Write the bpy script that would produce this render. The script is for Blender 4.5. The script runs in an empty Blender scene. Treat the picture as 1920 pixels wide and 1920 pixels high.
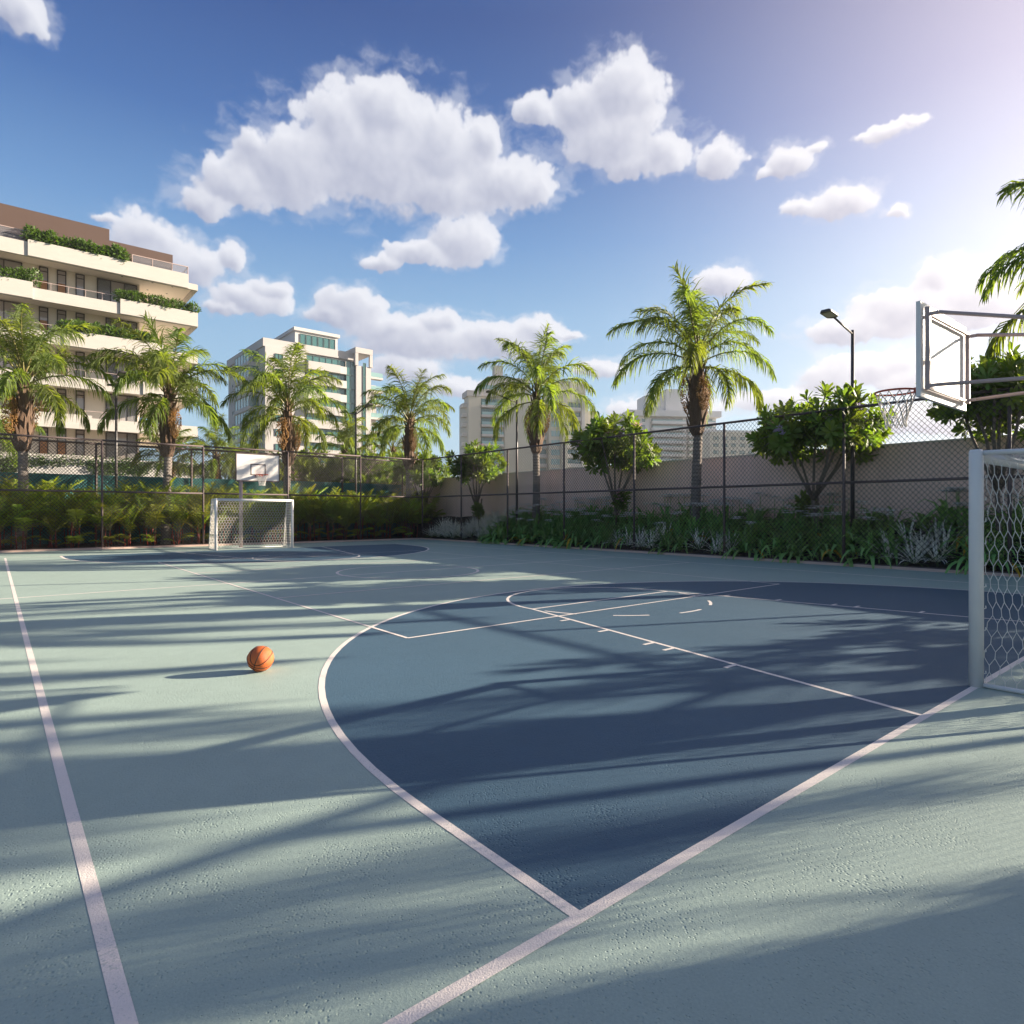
import bpy, math, random
import numpy as np
from mathutils import Vector, Matrix

R = math.radians
rng = np.random.default_rng(7)
random.seed(7)
scene = bpy.context.scene
col = scene.collection

# ------------------------------------------------------------------ camera
YAW = 39.508                       # camera heading, degrees right of +Y (court long axis)
CAM_H = 1.54
cam_d = bpy.data.cameras.new('camera')
cam_d.sensor_width = 36.0
cam_d.lens = 36.0 * 1180.0 / 1920.0
cam_d.clip_start = 0.05
cam_d.clip_end = 6000
cam = bpy.data.objects.new('camera', cam_d)
cam.location = (0, 0, CAM_H)
cam.rotation_euler = (R(90), 0, -R(YAW))
col.objects.link(cam)
scene.camera = cam

# ------------------------------------------------------------------ light
SUN_EL, SUN_AZ = 16.8, 113.6       # azimuth clockwise from +Y
sd = Vector((math.sin(R(SUN_AZ)) * math.cos(R(SUN_EL)), math.cos(R(SUN_AZ)) * math.cos(R(SUN_EL)), math.sin(R(SUN_EL))))
sun_d = bpy.data.lights.new('sun', 'SUN')
sun_d.energy = 5.0
sun_d.angle = R(0.42)
sun_d.color = (1.0, 0.86, 0.68)
sun = bpy.data.objects.new('sun', sun_d)
sun.rotation_euler = sd.to_track_quat('Z', 'Y').to_euler()
sun.location = (40, -20, 30)
col.objects.link(sun)

scene.view_settings.view_transform = 'Standard'
scene.view_settings.look = 'None'
EXPOSURE = 1.75
scene.view_settings.exposure = EXPOSURE
SKY_K = 1 / 0.05 / 2 ** EXPOSURE      # turns a displayed sky brightness into the sky's own
scene.view_settings.gamma = 1.0
scene.view_settings.use_curve_mapping = False
try:
    scene.cycles.max_bounces = 8
    scene.cycles.diffuse_bounces = 3
    scene.cycles.glossy_bounces = 3
    scene.cycles.transmission_bounces = 4
    scene.cycles.transparent_max_bounces = 16
    scene.cycles.volume_bounces = 0
except Exception:
    pass

# ------------------------------------------------------------------ sky
world = bpy.data.worlds.new('World')
scene.world = world
world.use_nodes = True
wn, wl = world.node_tree.nodes, world.node_tree.links
wn.clear()

def N(tree, typ, **kw):
    n = tree.nodes.new(typ)
    for k, v in kw.items():
        setattr(n, k, v)
    return n

def math_n(tree, op, a, b=None, c=None, clamp=False):
    n = tree.nodes.new('ShaderNodeMath')
    n.operation = op
    n.use_clamp = clamp
    for i, v in enumerate((a, b, c)):
        if v is None:
            continue
        if isinstance(v, (int, float)):
            n.inputs[i].default_value = v
        else:
            tree.links.new(v, n.inputs[i])
    return n.outputs[0]

def vec_n(tree, op, a, b=None, c=None, out=0):
    n = tree.nodes.new('ShaderNodeVectorMath')
    n.operation = op
    for i, v in enumerate((a, b, c)):
        if v is None:
            continue
        if isinstance(v, (tuple, list, Vector)):
            n.inputs[i].default_value = v
        else:
            tree.links.new(v, n.inputs[i])
    return n.outputs[out]

def mix_col(tree, fac, a, b, blend='MIX'):
    n = tree.nodes.new('ShaderNodeMix')
    n.data_type = 'RGBA'
    n.blend_type = blend
    for i, v in ((0, fac), (6, a), (7, b)):
        if isinstance(v, (int, float)):
            n.inputs[i].default_value = v
        elif isinstance(v, (tuple, list)):
            n.inputs[i].default_value = (*v, 1) if len(v) == 3 else v
        else:
            tree.links.new(v, n.inputs[i])
    return n.outputs[2]

# cumulus clouds: (azimuth, elevation, half width, half height) in degrees, azimuth clockwise from +Y
# each written as the bearing it has from the court, so they stand in the sky, not on the picture
def _dir(px, py):
    u, v = (px - 960) / 1180, (960 - py) / 1180
    az = math.atan(u)
    return math.degrees(az), math.degrees(math.atan(v * math.cos(az)))
CL = [(700,305,185,100),(622,225,52,55),(722,222,85,65),(820,290,110,85),(905,268,42,38),(940,350,105,50),(1000,362,45,32),(540,320,120,75),
      (440,350,90,45),(385,385,60,30),(830,365,130,50),(475,275,30,30),
      (1165,178,92,60),(1095,200,60,45),(1000,212,48,24),(1150,265,118,58),(1240,290,75,38),(1350,300,48,34),(1190,312,70,24),
      (1478,306,48,32),(1530,276,34,12),(1436,324,28,9),(1660,246,42,16),(1705,226,30,13),(1622,253,26,7),
      (1580,382,74,36),(1500,390,38,15),(1680,400,28,14),
      (865,458,78,44),(785,480,70,26),(712,493,46,17),
      (275,440,70,45),(300,480,100,60),(375,505,55,40),(437,490,32,32),
      (470,566,85,28),(510,546,42,24),(415,580,45,13),
      (660,578,72,38),(622,590,52,18),(735,620,95,34),(825,606,52,28),(800,645,150,38),(930,640,120,40),(1005,625,48,28),
      (760,695,95,28),(860,725,60,22),(1130,692,60,22),(1062,628,26,7),
      (1350,530,58,28),
      (1700,585,120,52),(1762,520,50,40),(1600,620,110,32),(1850,565,110,60),(1650,690,140,34),(1560,705,70,42),(1470,755,110,30),(1720,720,90,30),
      (40,28,60,38),(1750,790,260,40),(200,407,22,9),(240,690,150,30),(1240,770,140,30)]
BL = []
for (px, py, rx, ry) in CL:
    a, e = _dir(px, py)
    k = math.cos(R(a))
    BL.append((a + YAW, e, math.degrees(rx / 1180) * k * k, math.degrees(ry / 1180) * k))
for (a, e, w, h) in [(100,22,9,4),(135,14,12,3),(172,12,16,4),(190,30,10,4),(228,22,9,4),
                     (250,11,16,4),(268,32,9,4),(312,26,8,3),(330,10,14,3),(345,24,8,3),(75,48,7,3),(200,52,8,4),(300,50,9,4)]:
    BL.append((a, e, w, h))

# cloud masses are worked out here as soft bodies (union of puffs, billowed edges, light marched towards the sun)
def gnoise(x, y, seed):
    xi = np.floor(x).astype(np.int64); yi = np.floor(y).astype(np.int64)
    xf = x - xi; yf = y - yi
    u = xf**3*(xf*(xf*6-15)+10); v = yf**3*(yf*(yf*6-15)+10)
    def g(ix, iy, fx, fy):
        h = (ix*374761393 + iy*668265263 + seed*974711) & 0xffffffff
        h = ((h ^ (h >> 13))*1274126177) & 0xffffffff
        h = h ^ (h >> 16)
        a = (h & 0xffff)/65536.0*2*math.pi
        return np.cos(a)*fx + np.sin(a)*fy
    n00=g(xi,yi,xf,yf); n10=g(xi+1,yi,xf-1,yf); n01=g(xi,yi+1,xf,yf-1); n11=g(xi+1,yi+1,xf-1,yf-1)
    return ((n00*(1-u)+n10*u)*(1-v)+(n01*(1-u)+n11*u)*v)*1.5
def fbm(x,y,f,o,seed,billow=False,gain=.52):
    a=1.;s=0.;t=0.
    for k in range(o):
        n=gnoise(x*f+k*17.3,y*f-k*9.1,seed+k)
        s=s+a*((np.abs(n)*2-.62) if billow else n); t+=a; a*=gain; f*=2.03
    return s/t
def smooth(a,b,x):
    t=np.clip((x-a)/(b-a),0,1); return t*t*(3-2*t)
def blur(a,n):
    k=np.ones(2*n+1)/(2*n+1)
    for ax in (0,1):
        p=np.pad(a,[(n,n) if i==ax else (0,0) for i in (0,1)],mode='edge')
        c=np.cumsum(p,axis=ax)
        c=np.concatenate([np.zeros_like(np.take(c,[0],axis=ax)),c],axis=ax)
        L=a.shape[ax]
        a=(np.take(c,np.arange(2*n+1,2*n+1+L),axis=ax)-np.take(c,np.arange(0,L),axis=ax))/(2*n+1)
    return a
def clouds(a0,a1,e0,e1,ppd,blobs):
    W=int((a1-a0)*ppd);H=int((e1-e0)*ppd)
    az=np.broadcast_to(a0+(np.arange(W)+.5)/ppd,(H,W)); el=np.broadcast_to((e0+(np.arange(H)+.5)/ppd)[:,None],(H,W))
    wx=az+.9*fbm(az,el,.28,4,11)+.35*fbm(az,el,1.1,3,31); wy=el+.7*fbm(az,el,.30,4,21)+.3*fbm(az,el,1.2,3,41)
    acc=np.zeros((H,W)); shd=np.zeros((H,W))
    K=7.0
    for (a,e,w,h) in blobs:
        m=3.0
        x0=max(0,int((a-w*m-2-a0)*ppd));x1=min(W,int((a+w*m+2-a0)*ppd));y0=max(0,int((e-h*m-2-e0)*ppd));y1=min(H,int((e+h*m+2-e0)*ppd))
        if x1<=x0 or y1<=y0: continue
        dx=(wx[y0:y1,x0:x1]-a)/w; dy=(wy[y0:y1,x0:x1]-e)/h
        dy=np.where(dy<0,dy*1.25,dy)
        r=np.sqrt(dx*dx+dy*dy)
        wgt=np.exp(K*(1-r))*smooth(m,m-.8,r)
        acc[y0:y1,x0:x1]+=wgt
        shd[y0:y1,x0:x1]+=wgt*np.clip(.5+.38*dx+.52*dy,0,1)
    F=np.log(acc+1e-4)/K            # soft union, >0 inside
    puff=shd/(acc+1e-4)
    bl=.62*fbm(az,el,.23,3,151,True,.5)+.62*fbm(az,el,.46,4,51,True,.5); wisp=smooth(.0,.5,fbm(az,el,.22,3,91)); fine=fbm(az,el,1.3,5,71,False,.62)
    dens=F*1.3+.44*bl+(.08+.26*wisp)*fine+.0
    alpha=smooth(-.02,.15+.34*wisp,dens)*(.9+.1*smooth(.1,.5,dens))
    veil=smooth(-.42,.30,F*1.3+1.0*fbm(wx*.6,wy*1.25,.55,6,171,False,.6))*smooth(-.9,-.25,F)*.34
    alpha=1-(1-alpha)*(1-veil)
    # light reaching each point, marched towards the sun side and up
    body=np.clip(dens,0,1.0)
    tau=np.zeros_like(body)
    for k in range(1,15):
        st=.16*k*ppd
        sx=int(st*.55);sy=int(st*.84)
        sh=np.zeros_like(body); sh[:H-sy,:W-sx]=body[sy:,sx:]
        tau+=sh*(.9 if k<5 else .6)
    tau=blur(blur(tau,max(1,int(.25*ppd))),max(1,int(.15*ppd)))
    lit=np.exp(-.34*tau)
    # puff relief
    hgt=np.sqrt(np.clip(dens,0,None)+1e-4); hgt=blur(blur(hgt,max(1,int(.22*ppd))),max(1,int(.16*ppd)))
    gx=np.gradient(hgt,axis=1)*ppd;gy=np.gradient(hgt,axis=0)*ppd
    rel=np.clip(-(gx*.5+gy*.85),-1.5,1.5)
    rel2=np.clip(.5+.45*rel,0,1)
    thick=blur(np.clip(dens,0,1.1),int(.5*ppd)); low=np.exp(-.9*thick*(1-lit))
    light=np.clip(.10+.34*lit+.40*low+.62*(puff-.38)+.34*(rel2-.5)+.16*blur(fbm(az+.25*wx,el*1.1,.45,3,131,True,.45),max(1,int(.1*ppd)))+.04,0,1.05)
    return alpha,light

def cloud_image(name, a0, a1, e0, e1, ppd, blobs):
    A, L = clouds(a0, a1, e0, e1, ppd, blobs)
    h, w = A.shape
    im = bpy.data.images.new(name, w, h, alpha=False, float_buffer=True, is_data=True)
    px = np.ones((h, w, 4), np.float32); px[..., 0] = L; px[..., 1] = A; px[..., 2] = 0
    im.pixels.foreach_set(px.ravel()); im.update(); im.pack()
    return im
V_ = (-4.0, 84.0, -3.0, 46.0)       # the part of the sky over the far end of the court, finely
O_ = (84.0, 356.0, -3.0, 70.0)      # the rest of the sky, with clouds of the same kind
IM_V = cloud_image('cloud_field', *V_, 16, BL)
IM_O = cloud_image('cloud_field_rest', *O_, 4, BL)

T = world.node_tree
tc = N(T, 'ShaderNodeTexCoord')
dirv = vec_n(T, 'NORMALIZE', tc.outputs['Generated'])
s_ = N(T, 'ShaderNodeSeparateXYZ'); wl.new(dirv, s_.inputs[0])
AZ = math_n(T, 'MULTIPLY', math_n(T, 'ARCTAN2', s_.outputs[0], s_.outputs[1]), 180 / math.pi)
AZ = math_n(T, 'SUBTRACT', math_n(T, 'FLOORED_MODULO', math_n(T, 'ADD', AZ, 4), 360), 4)
EL = math_n(T, 'MULTIPLY', math_n(T, 'ARCSINE', s_.outputs[2]), 180 / math.pi)
def lookup(im, b):
    c = N(T, 'ShaderNodeCombineXYZ')
    wl.new(math_n(T, 'MULTIPLY_ADD', AZ, 1 / (b[1] - b[0]), -b[0] / (b[1] - b[0])), c.inputs[0])
    wl.new(math_n(T, 'MULTIPLY_ADD', EL, 1 / (b[3] - b[2]), -b[2] / (b[3] - b[2])), c.inputs[1])
    t = N(T, 'ShaderNodeTexImage', image=im, extension='CLIP', interpolation='Cubic'); wl.new(c.outputs[0], t.inputs[0])
    q = N(T, 'ShaderNodeSeparateXYZ'); wl.new(t.outputs[0], q.inputs[0])
    return q.outputs[0], q.outputs[1]
l1, a1 = lookup(IM_V, V_); l2, a2 = lookup(IM_O, O_)
lightc = math_n(T, 'ADD', l1, l2); alpha = math_n(T, 'ADD', a1, a2, clamp=True)

sky = N(T, 'ShaderNodeTexSky', sky_type='NISHITA')
sky.sun_disc = False
sky.sun_elevation = R(SUN_EL)
sky.sun_rotation = R(SUN_AZ)
sky.altitude = 0
sky.air_density = 1.0
sky.dust_density = 0.6
sky.ozone_density = 1.0
# clear-air colours by height above the horizon, blended with the physical sky
rp = N(T, 'ShaderNodeValToRGB'); cr = rp.color_ramp
stops = [(0, (.50, .66, .80)), (8, (.40, .625, .815)), (17, (.285, .50, .76)), (23, (.155, .335, .65)), (30, (.056, .165, .46)), (38, (.023, .082, .305)), (60, (.050, .125, .33))]
while len(cr.elements) < len(stops): cr.elements.new(.5)
for e_, (el_, c_) in zip(cr.elements, stops):
    e_.position = max(0.0, el_ / 60); e_.color = (*c_, 1)
wl.new(math_n(T, 'MULTIPLY', EL, 1 / 60), rp.inputs[0])
base = vec_n(T, 'SCALE', rp.outputs[0]); T.nodes[-1].inputs['Scale'].default_value = SKY_K
skyc = mix_col(T, 0.15, base, mix_col(T, 1.0, sky.outputs[0], (0.9, 1.0, 1.1), 'MULTIPLY'))
# aerosol glow around the sun
cosang = vec_n(T, 'DOT_PRODUCT', dirv, tuple(sd), out=1)
gl = N(T, 'ShaderNodeMapRange', interpolation_type='LINEAR'); gl.inputs[1].default_value = 0.2; gl.inputs[2].default_value = 1.0
wl.new(cosang, gl.inputs[0])
glow = math_n(T, 'POWER', gl.outputs[0], 3.5)
glowc = mix_col(T, glow, (0, 0, 0), (1.45 * SKY_K, 1.06 * SKY_K, .80 * SKY_K))
skyc = mix_col(T, 1.0, skyc, glowc, 'ADD')
cloudc = mix_col(T, lightc, (.40 * SKY_K, .435 * SKY_K, .58 * SKY_K), (.86 * SKY_K, .875 * SKY_K, .94 * SKY_K))
cloudc = mix_col(T, 1.0, cloudc, mix_col(T, 0.45, (0, 0, 0), glowc), 'ADD')
final = mix_col(T, math_n(T, 'MULTIPLY', alpha, 0.97), skyc, cloudc)
bg = N(T, 'ShaderNodeBackground'); bg.inputs['Strength'].default_value = 0.05
wl.new(final, bg.inputs['Color'])
wo = N(T, 'ShaderNodeOutputWorld')
wl.new(bg.outputs[0], wo.inputs['Surface'])
try:
    world.cycles.sampling_method = 'MANUAL'
    world.cycles.sample_map_resolution = 512
except Exception:
    pass

# ------------------------------------------------------------------ materials
MATS = {}
def mat(name, color, rough=0.6, var=0.0, vscale=3.0, bump=0.0, bscale=40.0, metal=0.0, spec=0.5, objvar=0.0, trans=0.0, tcol=None, detail=5.0, stretch=None):
    if name in MATS:
        return MATS[name]
    m = bpy.data.materials.new(name); m.use_nodes = True
    t = m.node_tree; b = t.nodes['Principled BSDF']; out = t.nodes['Material Output']
    b.inputs['Roughness'].default_value = rough
    b.inputs['Metallic'].default_value = metal
    b.inputs['Specular IOR Level'].default_value = spec if trans == 0 else 0.3
    c = None
    tco = N(t, 'ShaderNodeTexCoord')
    vec = tco.outputs['Object']
    if stretch:
        mp = N(t, 'ShaderNodeMapping'); mp.inputs['Scale'].default_value = stretch
        t.links.new(vec, mp.inputs[0]); vec = mp.outputs[0]
    base = N(t, 'ShaderNodeRGB'); base.outputs[0].default_value = (*color, 1); c = base.outputs[0]
    if var > 0:
        n = N(t, 'ShaderNodeTexNoise'); n.inputs['Scale'].default_value = vscale; n.inputs['Detail'].default_value = detail
        n.inputs['Roughness'].default_value = 0.6
        t.links.new(vec, n.inputs['Vector'])
        f = math_n(t, 'MULTIPLY_ADD', n.outputs['Fac'], 2 * var, 1 - var)
        c = vec_n(t, 'SCALE', c); 
        t.nodes[-1].inputs['Scale'].default_value = 1
        t.links.new(f, t.nodes[-1].inputs['Scale'])
    if objvar > 0:
        oi = N(t, 'ShaderNodeObjectInfo')
        hsv = N(t, 'ShaderNodeHueSaturation')
        t.links.new(math_n(t, 'MULTIPLY_ADD', oi.outputs['Random'], objvar * 0.22, 0.5 - objvar * 0.11), hsv.inputs['Hue'])
        t.links.new(math_n(t, 'MULTIPLY_ADD', oi.outputs['Random'], objvar * 2.0, 1 - objvar), hsv.inputs['Value'])
        t.links.new(c, hsv.inputs['Color']); c = hsv.outputs[0]
    t.links.new(c, b.inputs['Base Color'])
    if bump > 0:
        n = N(t, 'ShaderNodeTexNoise'); n.inputs['Scale'].default_value = bscale; n.inputs['Detail'].default_value = 4
        t.links.new(vec, n.inputs['Vector'])
        bp = N(t, 'ShaderNodeBump'); bp.inputs['Strength'].default_value = bump; bp.inputs['Distance'].default_value = 0.02
        t.links.new(n.outputs['Fac'], bp.inputs['Height']); t.links.new(bp.outputs[0], b.inputs['Normal'])
    if trans > 0:
        tr = N(t, 'ShaderNodeBsdfTranslucent')
        mc = vec_n(t, 'MULTIPLY', c, tcol or (1.5, 1.6, 0.6))
        t.links.new(mc, tr.inputs['Color'])
        ms = N(t, 'ShaderNodeMixShader'); ms.inputs[0].default_value = trans
        t.links.new(b.outputs[0], ms.inputs[1]); t.links.new(tr.outputs[0], ms.inputs[2])
        t.links.new(ms.outputs[0], out.inputs['Surface'])
    MATS[name] = m
    return m

def court_mat(name, color, stain=0.13):
    """acrylic sports paint over pitted asphalt"""
    m = bpy.data.materials.new(name); m.use_nodes = True
    t = m.node_tree; b = t.nodes['Principled BSDF']
    tco = N(t, 'ShaderNodeTexCoord'); vec = tco.outputs['Object']
    n1 = N(t, 'ShaderNodeTexNoise'); n1.inputs['Scale'].default_value = 0.55; n1.inputs['Detail'].default_value = 8; n1.inputs['Roughness'].default_value = 0.62
    n2 = N(t, 'ShaderNodeTexNoise'); n2.inputs['Scale'].default_value = 90; n2.inputs['Detail'].default_value = 3
    n3 = N(t, 'ShaderNodeTexNoise'); n3.inputs['Scale'].default_value = 7; n3.inputs['Detail'].default_value = 6
    for n in (n1, n2, n3):
        t.links.new(vec, n.inputs['Vector'])
    f = math_n(t, 'MULTIPLY_ADD', n1.outputs['Fac'], stain * 2.2, 1 - stain * 1.1)
    f = math_n(t, 'MULTIPLY', f, math_n(t, 'MULTIPLY_ADD', n3.outputs['Fac'], 0.14, 0.93))
    f = math_n(t, 'MULTIPLY', f, math_n(t, 'MULTIPLY_ADD', n2.outputs['Fac'], 0.3, 0.85))
    # pits where the paint did not fill the aggregate
    vo = N(t, 'ShaderNodeTexVoronoi', feature='F1'); vo.inputs['Scale'].default_value = 66
    t.links.new(vec, vo.inputs['Vector'])
    nd = N(t, 'ShaderNodeTexNoise'); nd.inputs['Scale'].default_value = 3.0; nd.inputs['Detail'].default_value = 4
    t.links.new(vec, nd.inputs['Vector'])
    wn_ = N(t, 'ShaderNodeTexWhiteNoise'); t.links.new(vo.outputs['Position'], wn_.inputs['Vector'])
    thr = math_n(t, 'MULTIPLY', math_n(t, 'GREATER_THAN', wn_.outputs['Value'], 0.5), math_n(t, 'MULTIPLY_ADD', nd.outputs['Fac'], 1.5, -0.33))
    pit = N(t, 'ShaderNodeMapRange', interpolation_type='SMOOTHSTEP')
    t.links.new(vo.outputs['Distance'], pit.inputs[0]); t.links.new(thr, pit.inputs[2]); pit.inputs[1].default_value = 0.0
    ph = pit.outputs[0]
    sc = N(t, 'ShaderNodeVectorMath'); sc.operation = 'SCALE'; sc.inputs[0].default_value = color
    t.links.new(f, sc.inputs['Scale'])
    t.links.new(sc.outputs[0], b.inputs['Base Color'])
    n4 = N(t, 'ShaderNodeTexNoise'); n4.inputs['Scale'].default_value = 130; n4.inputs['Detail'].default_value = 3
    t.links.new(vec, n4.inputs['Vector'])
    n5 = N(t, 'ShaderNodeTexNoise'); n5.inputs['Scale'].default_value = 45; n5.inputs['Detail'].default_value = 2
    t.links.new(vec, n5.inputs['Vector'])
    hgt = math_n(t, 'ADD', math_n(t, 'MULTIPLY', ph, 1.7), math_n(t, 'ADD', math_n(t, 'MULTIPLY', n4.outputs['Fac'], 0.7), math_n(t, 'MULTIPLY', n5.outputs['Fac'], 0.9)))
    bp = N(t, 'ShaderNodeBump'); bp.inputs['Strength'].default_value = 0.6; bp.inputs['Distance'].default_value = 0.0031
    t.links.new(hgt, bp.inputs['Height']); t.links.new(bp.outputs[0], b.inputs['Normal'])
    b.inputs['Roughness'].default_value = 0.62
    b.inputs['Specular IOR Level'].default_value = 0.35
    MATS[name] = m
    return m

M_court = court_mat('court_paint', (0.325, 0.415, 0.365))
M_zone = court_mat('zone_paint', (0.056, 0.112, 0.162))
def line_mat():
    m = mat('line_paint', (0.78, 0.70, 0.635), 0.65, var=0.10, vscale=5, bump=0.25, bscale=140)
    t = m.node_tree; b = t.nodes['Principled BSDF']; src = b.inputs['Base Color'].links[0].from_socket
    tc_ = N(t, 'ShaderNodeTexCoord')
    n = N(t, 'ShaderNodeTexNoise'); n.inputs['Scale'].default_value = 70; n.inputs['Detail'].default_value = 4; t.links.new(tc_.outputs['Object'], n.inputs['Vector'])
    n2 = N(t, 'ShaderNodeTexNoise'); n2.inputs['Scale'].default_value = 2.2; n2.inputs['Detail'].default_value = 6; t.links.new(tc_.outputs['Object'], n2.inputs['Vector'])
    q = math_n(t, 'MULTIPLY_ADD', n2.outputs['Fac'], .55, n.outputs['Fac'])
    w = N(t, 'ShaderNodeMapRange'); w.inputs[1].default_value = .86; w.inputs[2].default_value = 1.0; t.links.new(q, w.inputs[0])
    c = mix_col(t, math_n(t, 'MULTIPLY', w.outputs[0], .55), src, (.36, .40, .36))
    t.links.new(c, b.inputs['Base Color'])
    return m
M_line = line_mat()
M_kerb = mat('kerb_stone', (0.50, 0.355, 0.295), 0.85, var=0.15, vscale=4, bump=0.4, bscale=60)
M_soil = mat('soil', (0.035, 0.024, 0.016), 0.95, var=0.4, vscale=6, bump=1.0, bscale=25)
M_ground = mat('ground_earth', (0.12, 0.13, 0.07), 0.95, var=0.3, vscale=0.2)
M_fence = mat('fence_paint', (0.085, 0.06, 0.058), 0.65, var=0.1, vscale=8)
M_wire = mat('fence_wire', (0.03, 0.024, 0.025), 0.5)
def wall_mat():
    m = mat('render_wall', (0.80, 0.585, 0.52), 0.9, var=0.07, vscale=1.2, bump=0.25, bscale=30)
    t = m.node_tree; b = t.nodes['Principled BSDF']; src = b.inputs['Base Color'].links[0].from_socket
    tc_ = N(t, 'ShaderNodeTexCoord')
    mp = N(t, 'ShaderNodeMapping'); mp.inputs['Scale'].default_value = (1, 1.6, .16); t.links.new(tc_.outputs['Object'], mp.inputs[0])
    n = N(t, 'ShaderNodeTexNoise'); n.inputs['Scale'].default_value = 1.8; n.inputs['Detail'].default_value = 7; t.links.new(mp.outputs[0], n.inputs['Vector'])
    n2 = N(t, 'ShaderNodeTexNoise'); n2.inputs['Scale'].default_value = .35; n2.inputs['Detail'].default_value = 5; t.links.new(tc_.outputs['Object'], n2.inputs['Vector'])
    f = math_n(t, 'MULTIPLY', math_n(t, 'MULTIPLY_ADD', n.outputs['Fac'], .34, .83), math_n(t, 'MULTIPLY_ADD', n2.outputs['Fac'], .3, .85))
    v = vec_n(t, 'SCALE', src); t.links.new(f, t.nodes[-1].inputs['Scale']); t.links.new(v, b.inputs['Base Color'])
    return m
M_wall = wall_mat()
M_cap = mat('wall_cap', (0.68, 0.58, 0.53), 0.85, var=0.08, vscale=3)
M_teal = mat('windscreen_cloth', (0.065, 0.27, 0.265), 0.8, var=0.12, vscale=1.5)
M_white = mat('white_paint', (0.72, 0.70, 0.68), 0.35, var=0.04, vscale=5)
M_net = mat('net_cord', (0.72, 0.68, 0.62), 0.7)
M_board = mat('board_white', (0.74, 0.71, 0.67), 0.4, var=0.04, vscale=3)
M_steel = mat('hoop_steel', (0.46, 0.35, 0.32), 0.45, var=0.08, vscale=6)
M_rim = mat('rim_orange', (0.45, 0.075, 0.03), 0.4)
M_lamp = mat('lamp_paint', (0.055, 0.045, 0.045), 0.4)
M_lens = mat('lamp_lens', (0.35, 0.33, 0.30), 0.25)
M_bark = mat('palm_bark', (0.22, 0.19, 0.17), 0.95, var=0.35, vscale=9, bump=0.8, bscale=40, stretch=(1, 1, 5))
M_fibre = mat('palm_fibre', (0.12, 0.075, 0.05), 0.95, var=0.5, vscale=7, bump=1.0, bscale=45, stretch=(3, 3, 0.6))
M_rachis = mat('frond_rachis', (0.20, 0.18, 0.06), 0.55, var=0.15)
M_leaf = mat('palm_leaflet', (0.108, 0.145, 0.042), 0.55, var=0.22, vscale=1.2, objvar=0.16, trans=0.48, tcol=(2.7, 2.6, 0.6))
M_fruit = mat('palm_fruit', (0.30, 0.15, 0.035), 0.5, var=0.4, vscale=14)
M_spathe = mat('spathe', (0.27, 0.19, 0.11), 0.8, var=0.3, vscale=6)
M_plum = mat('plumeria_leaf', (0.125, 0.175, 0.04), 0.5, var=0.15, vscale=2, objvar=0.22, trans=0.36, tcol=(2.2, 2.3, 0.55))
M_branch = mat('grey_branch', (0.20, 0.16, 0.13), 0.85, var=0.3, vscale=8, bump=0.5, bscale=40)
M_petal = mat('pink_petal', (0.72, 0.42, 0.50), 0.6, trans=0.3, tcol=(1, 1, 1))
M_lilac = mat('lilac_petal', (0.50, 0.40, 0.62), 0.6, trans=0.3, tcol=(1, 1, 1))
M_hedge = mat('hedge_frond', (0.23, 0.28, 0.045), 0.5, var=0.25, vscale=2, objvar=0.3, trans=0.38, tcol=(2.2, 2.0, 0.45))
M_redstem = mat('red_stem', (0.25, 0.035, 0.02), 0.45, var=0.25, vscale=5)
M_lily = mat('lily_leaf', (0.20, 0.34, 0.11), 0.45, var=0.2, vscale=3, objvar=0.2, trans=0.25, tcol=(1.8, 1.9, 0.6))
M_yleaf = mat('yellow_leaf', (0.50, 0.30, 0.03), 0.5, trans=0.3, tcol=(1.2, 1.2, 0.6))
M_lflower = mat('white_petal', (0.80, 0.79, 0.80), 0.6, trans=0.3, tcol=(1, 1, 1))
M_variegate = mat('variegated_blade', (0.88, 0.86, 0.82), 0.5, var=0.25, vscale=5, objvar=0.15, trans=0.25, tcol=(1.1, 1.1, 0.9))
M_greenblade = mat('green_blade', (0.12, 0.18, 0.06), 0.5, var=0.2, vscale=5, trans=0.25)
M_bush = mat('bush_leaf', (0.065, 0.115, 0.022), 0.45, var=0.3, vscale=0.8, trans=0.32, tcol=(2.0, 2.1, 0.5))
M_ivy = mat('ivy_leaf', (0.065, 0.12, 0.024), 0.5, var=0.35, vscale=0.7, trans=0.25)
M_ball = mat('ball_leather', (0.54, 0.115, 0.02), 0.5, var=0.2, vscale=12, bump=0.35, bscale=420)
M_seam = mat('ball_seam', (0.02, 0.015, 0.012), 0.6)
# buildings
M_trav = mat('travertine', (0.46, 0.43, 0.395), 0.8, var=0.10, vscale=0.9, bump=0.15, bscale=10, stretch=(1, 1, 3))
M_plaster = mat('cream_plaster', (0.70, 0.62, 0.53), 0.85, var=0.04, vscale=0.5)
M_ceil = mat('warm_ceiling', (0.78, 0.70, 0.61), 0.9, var=0.03, vscale=0.6)
M_brown = mat('brown_cladding', (0.085, 0.052, 0.041), 0.85, var=0.06, vscale=0.6)
M_frame = mat('dark_frame', (0.035, 0.022, 0.02), 0.4)
M_wood = mat('wood_panel', (0.36, 0.17, 0.07), 0.6, var=0.2, vscale=1.5, stretch=(6, 6, 0.5))
M_curtain = mat('curtain', (0.62, 0.56, 0.50), 0.9, var=0.12, vscale=3, stretch=(8, 8, 0.1))
M_glass = mat('window_glass', (0.34, 0.30, 0.285), 0.06, spec=0.9)
M_gglass = mat('green_glass', (0.045, 0.13, 0.125), 0.08, spec=0.9, var=0.25, vscale=0.35)
M_bglass = mat('balcony_glass', (0.20, 0.33, 0.33), 0.1, spec=0.8)
M_gframe = mat('green_frame', (0.05, 0.10, 0.10), 0.4)
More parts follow.
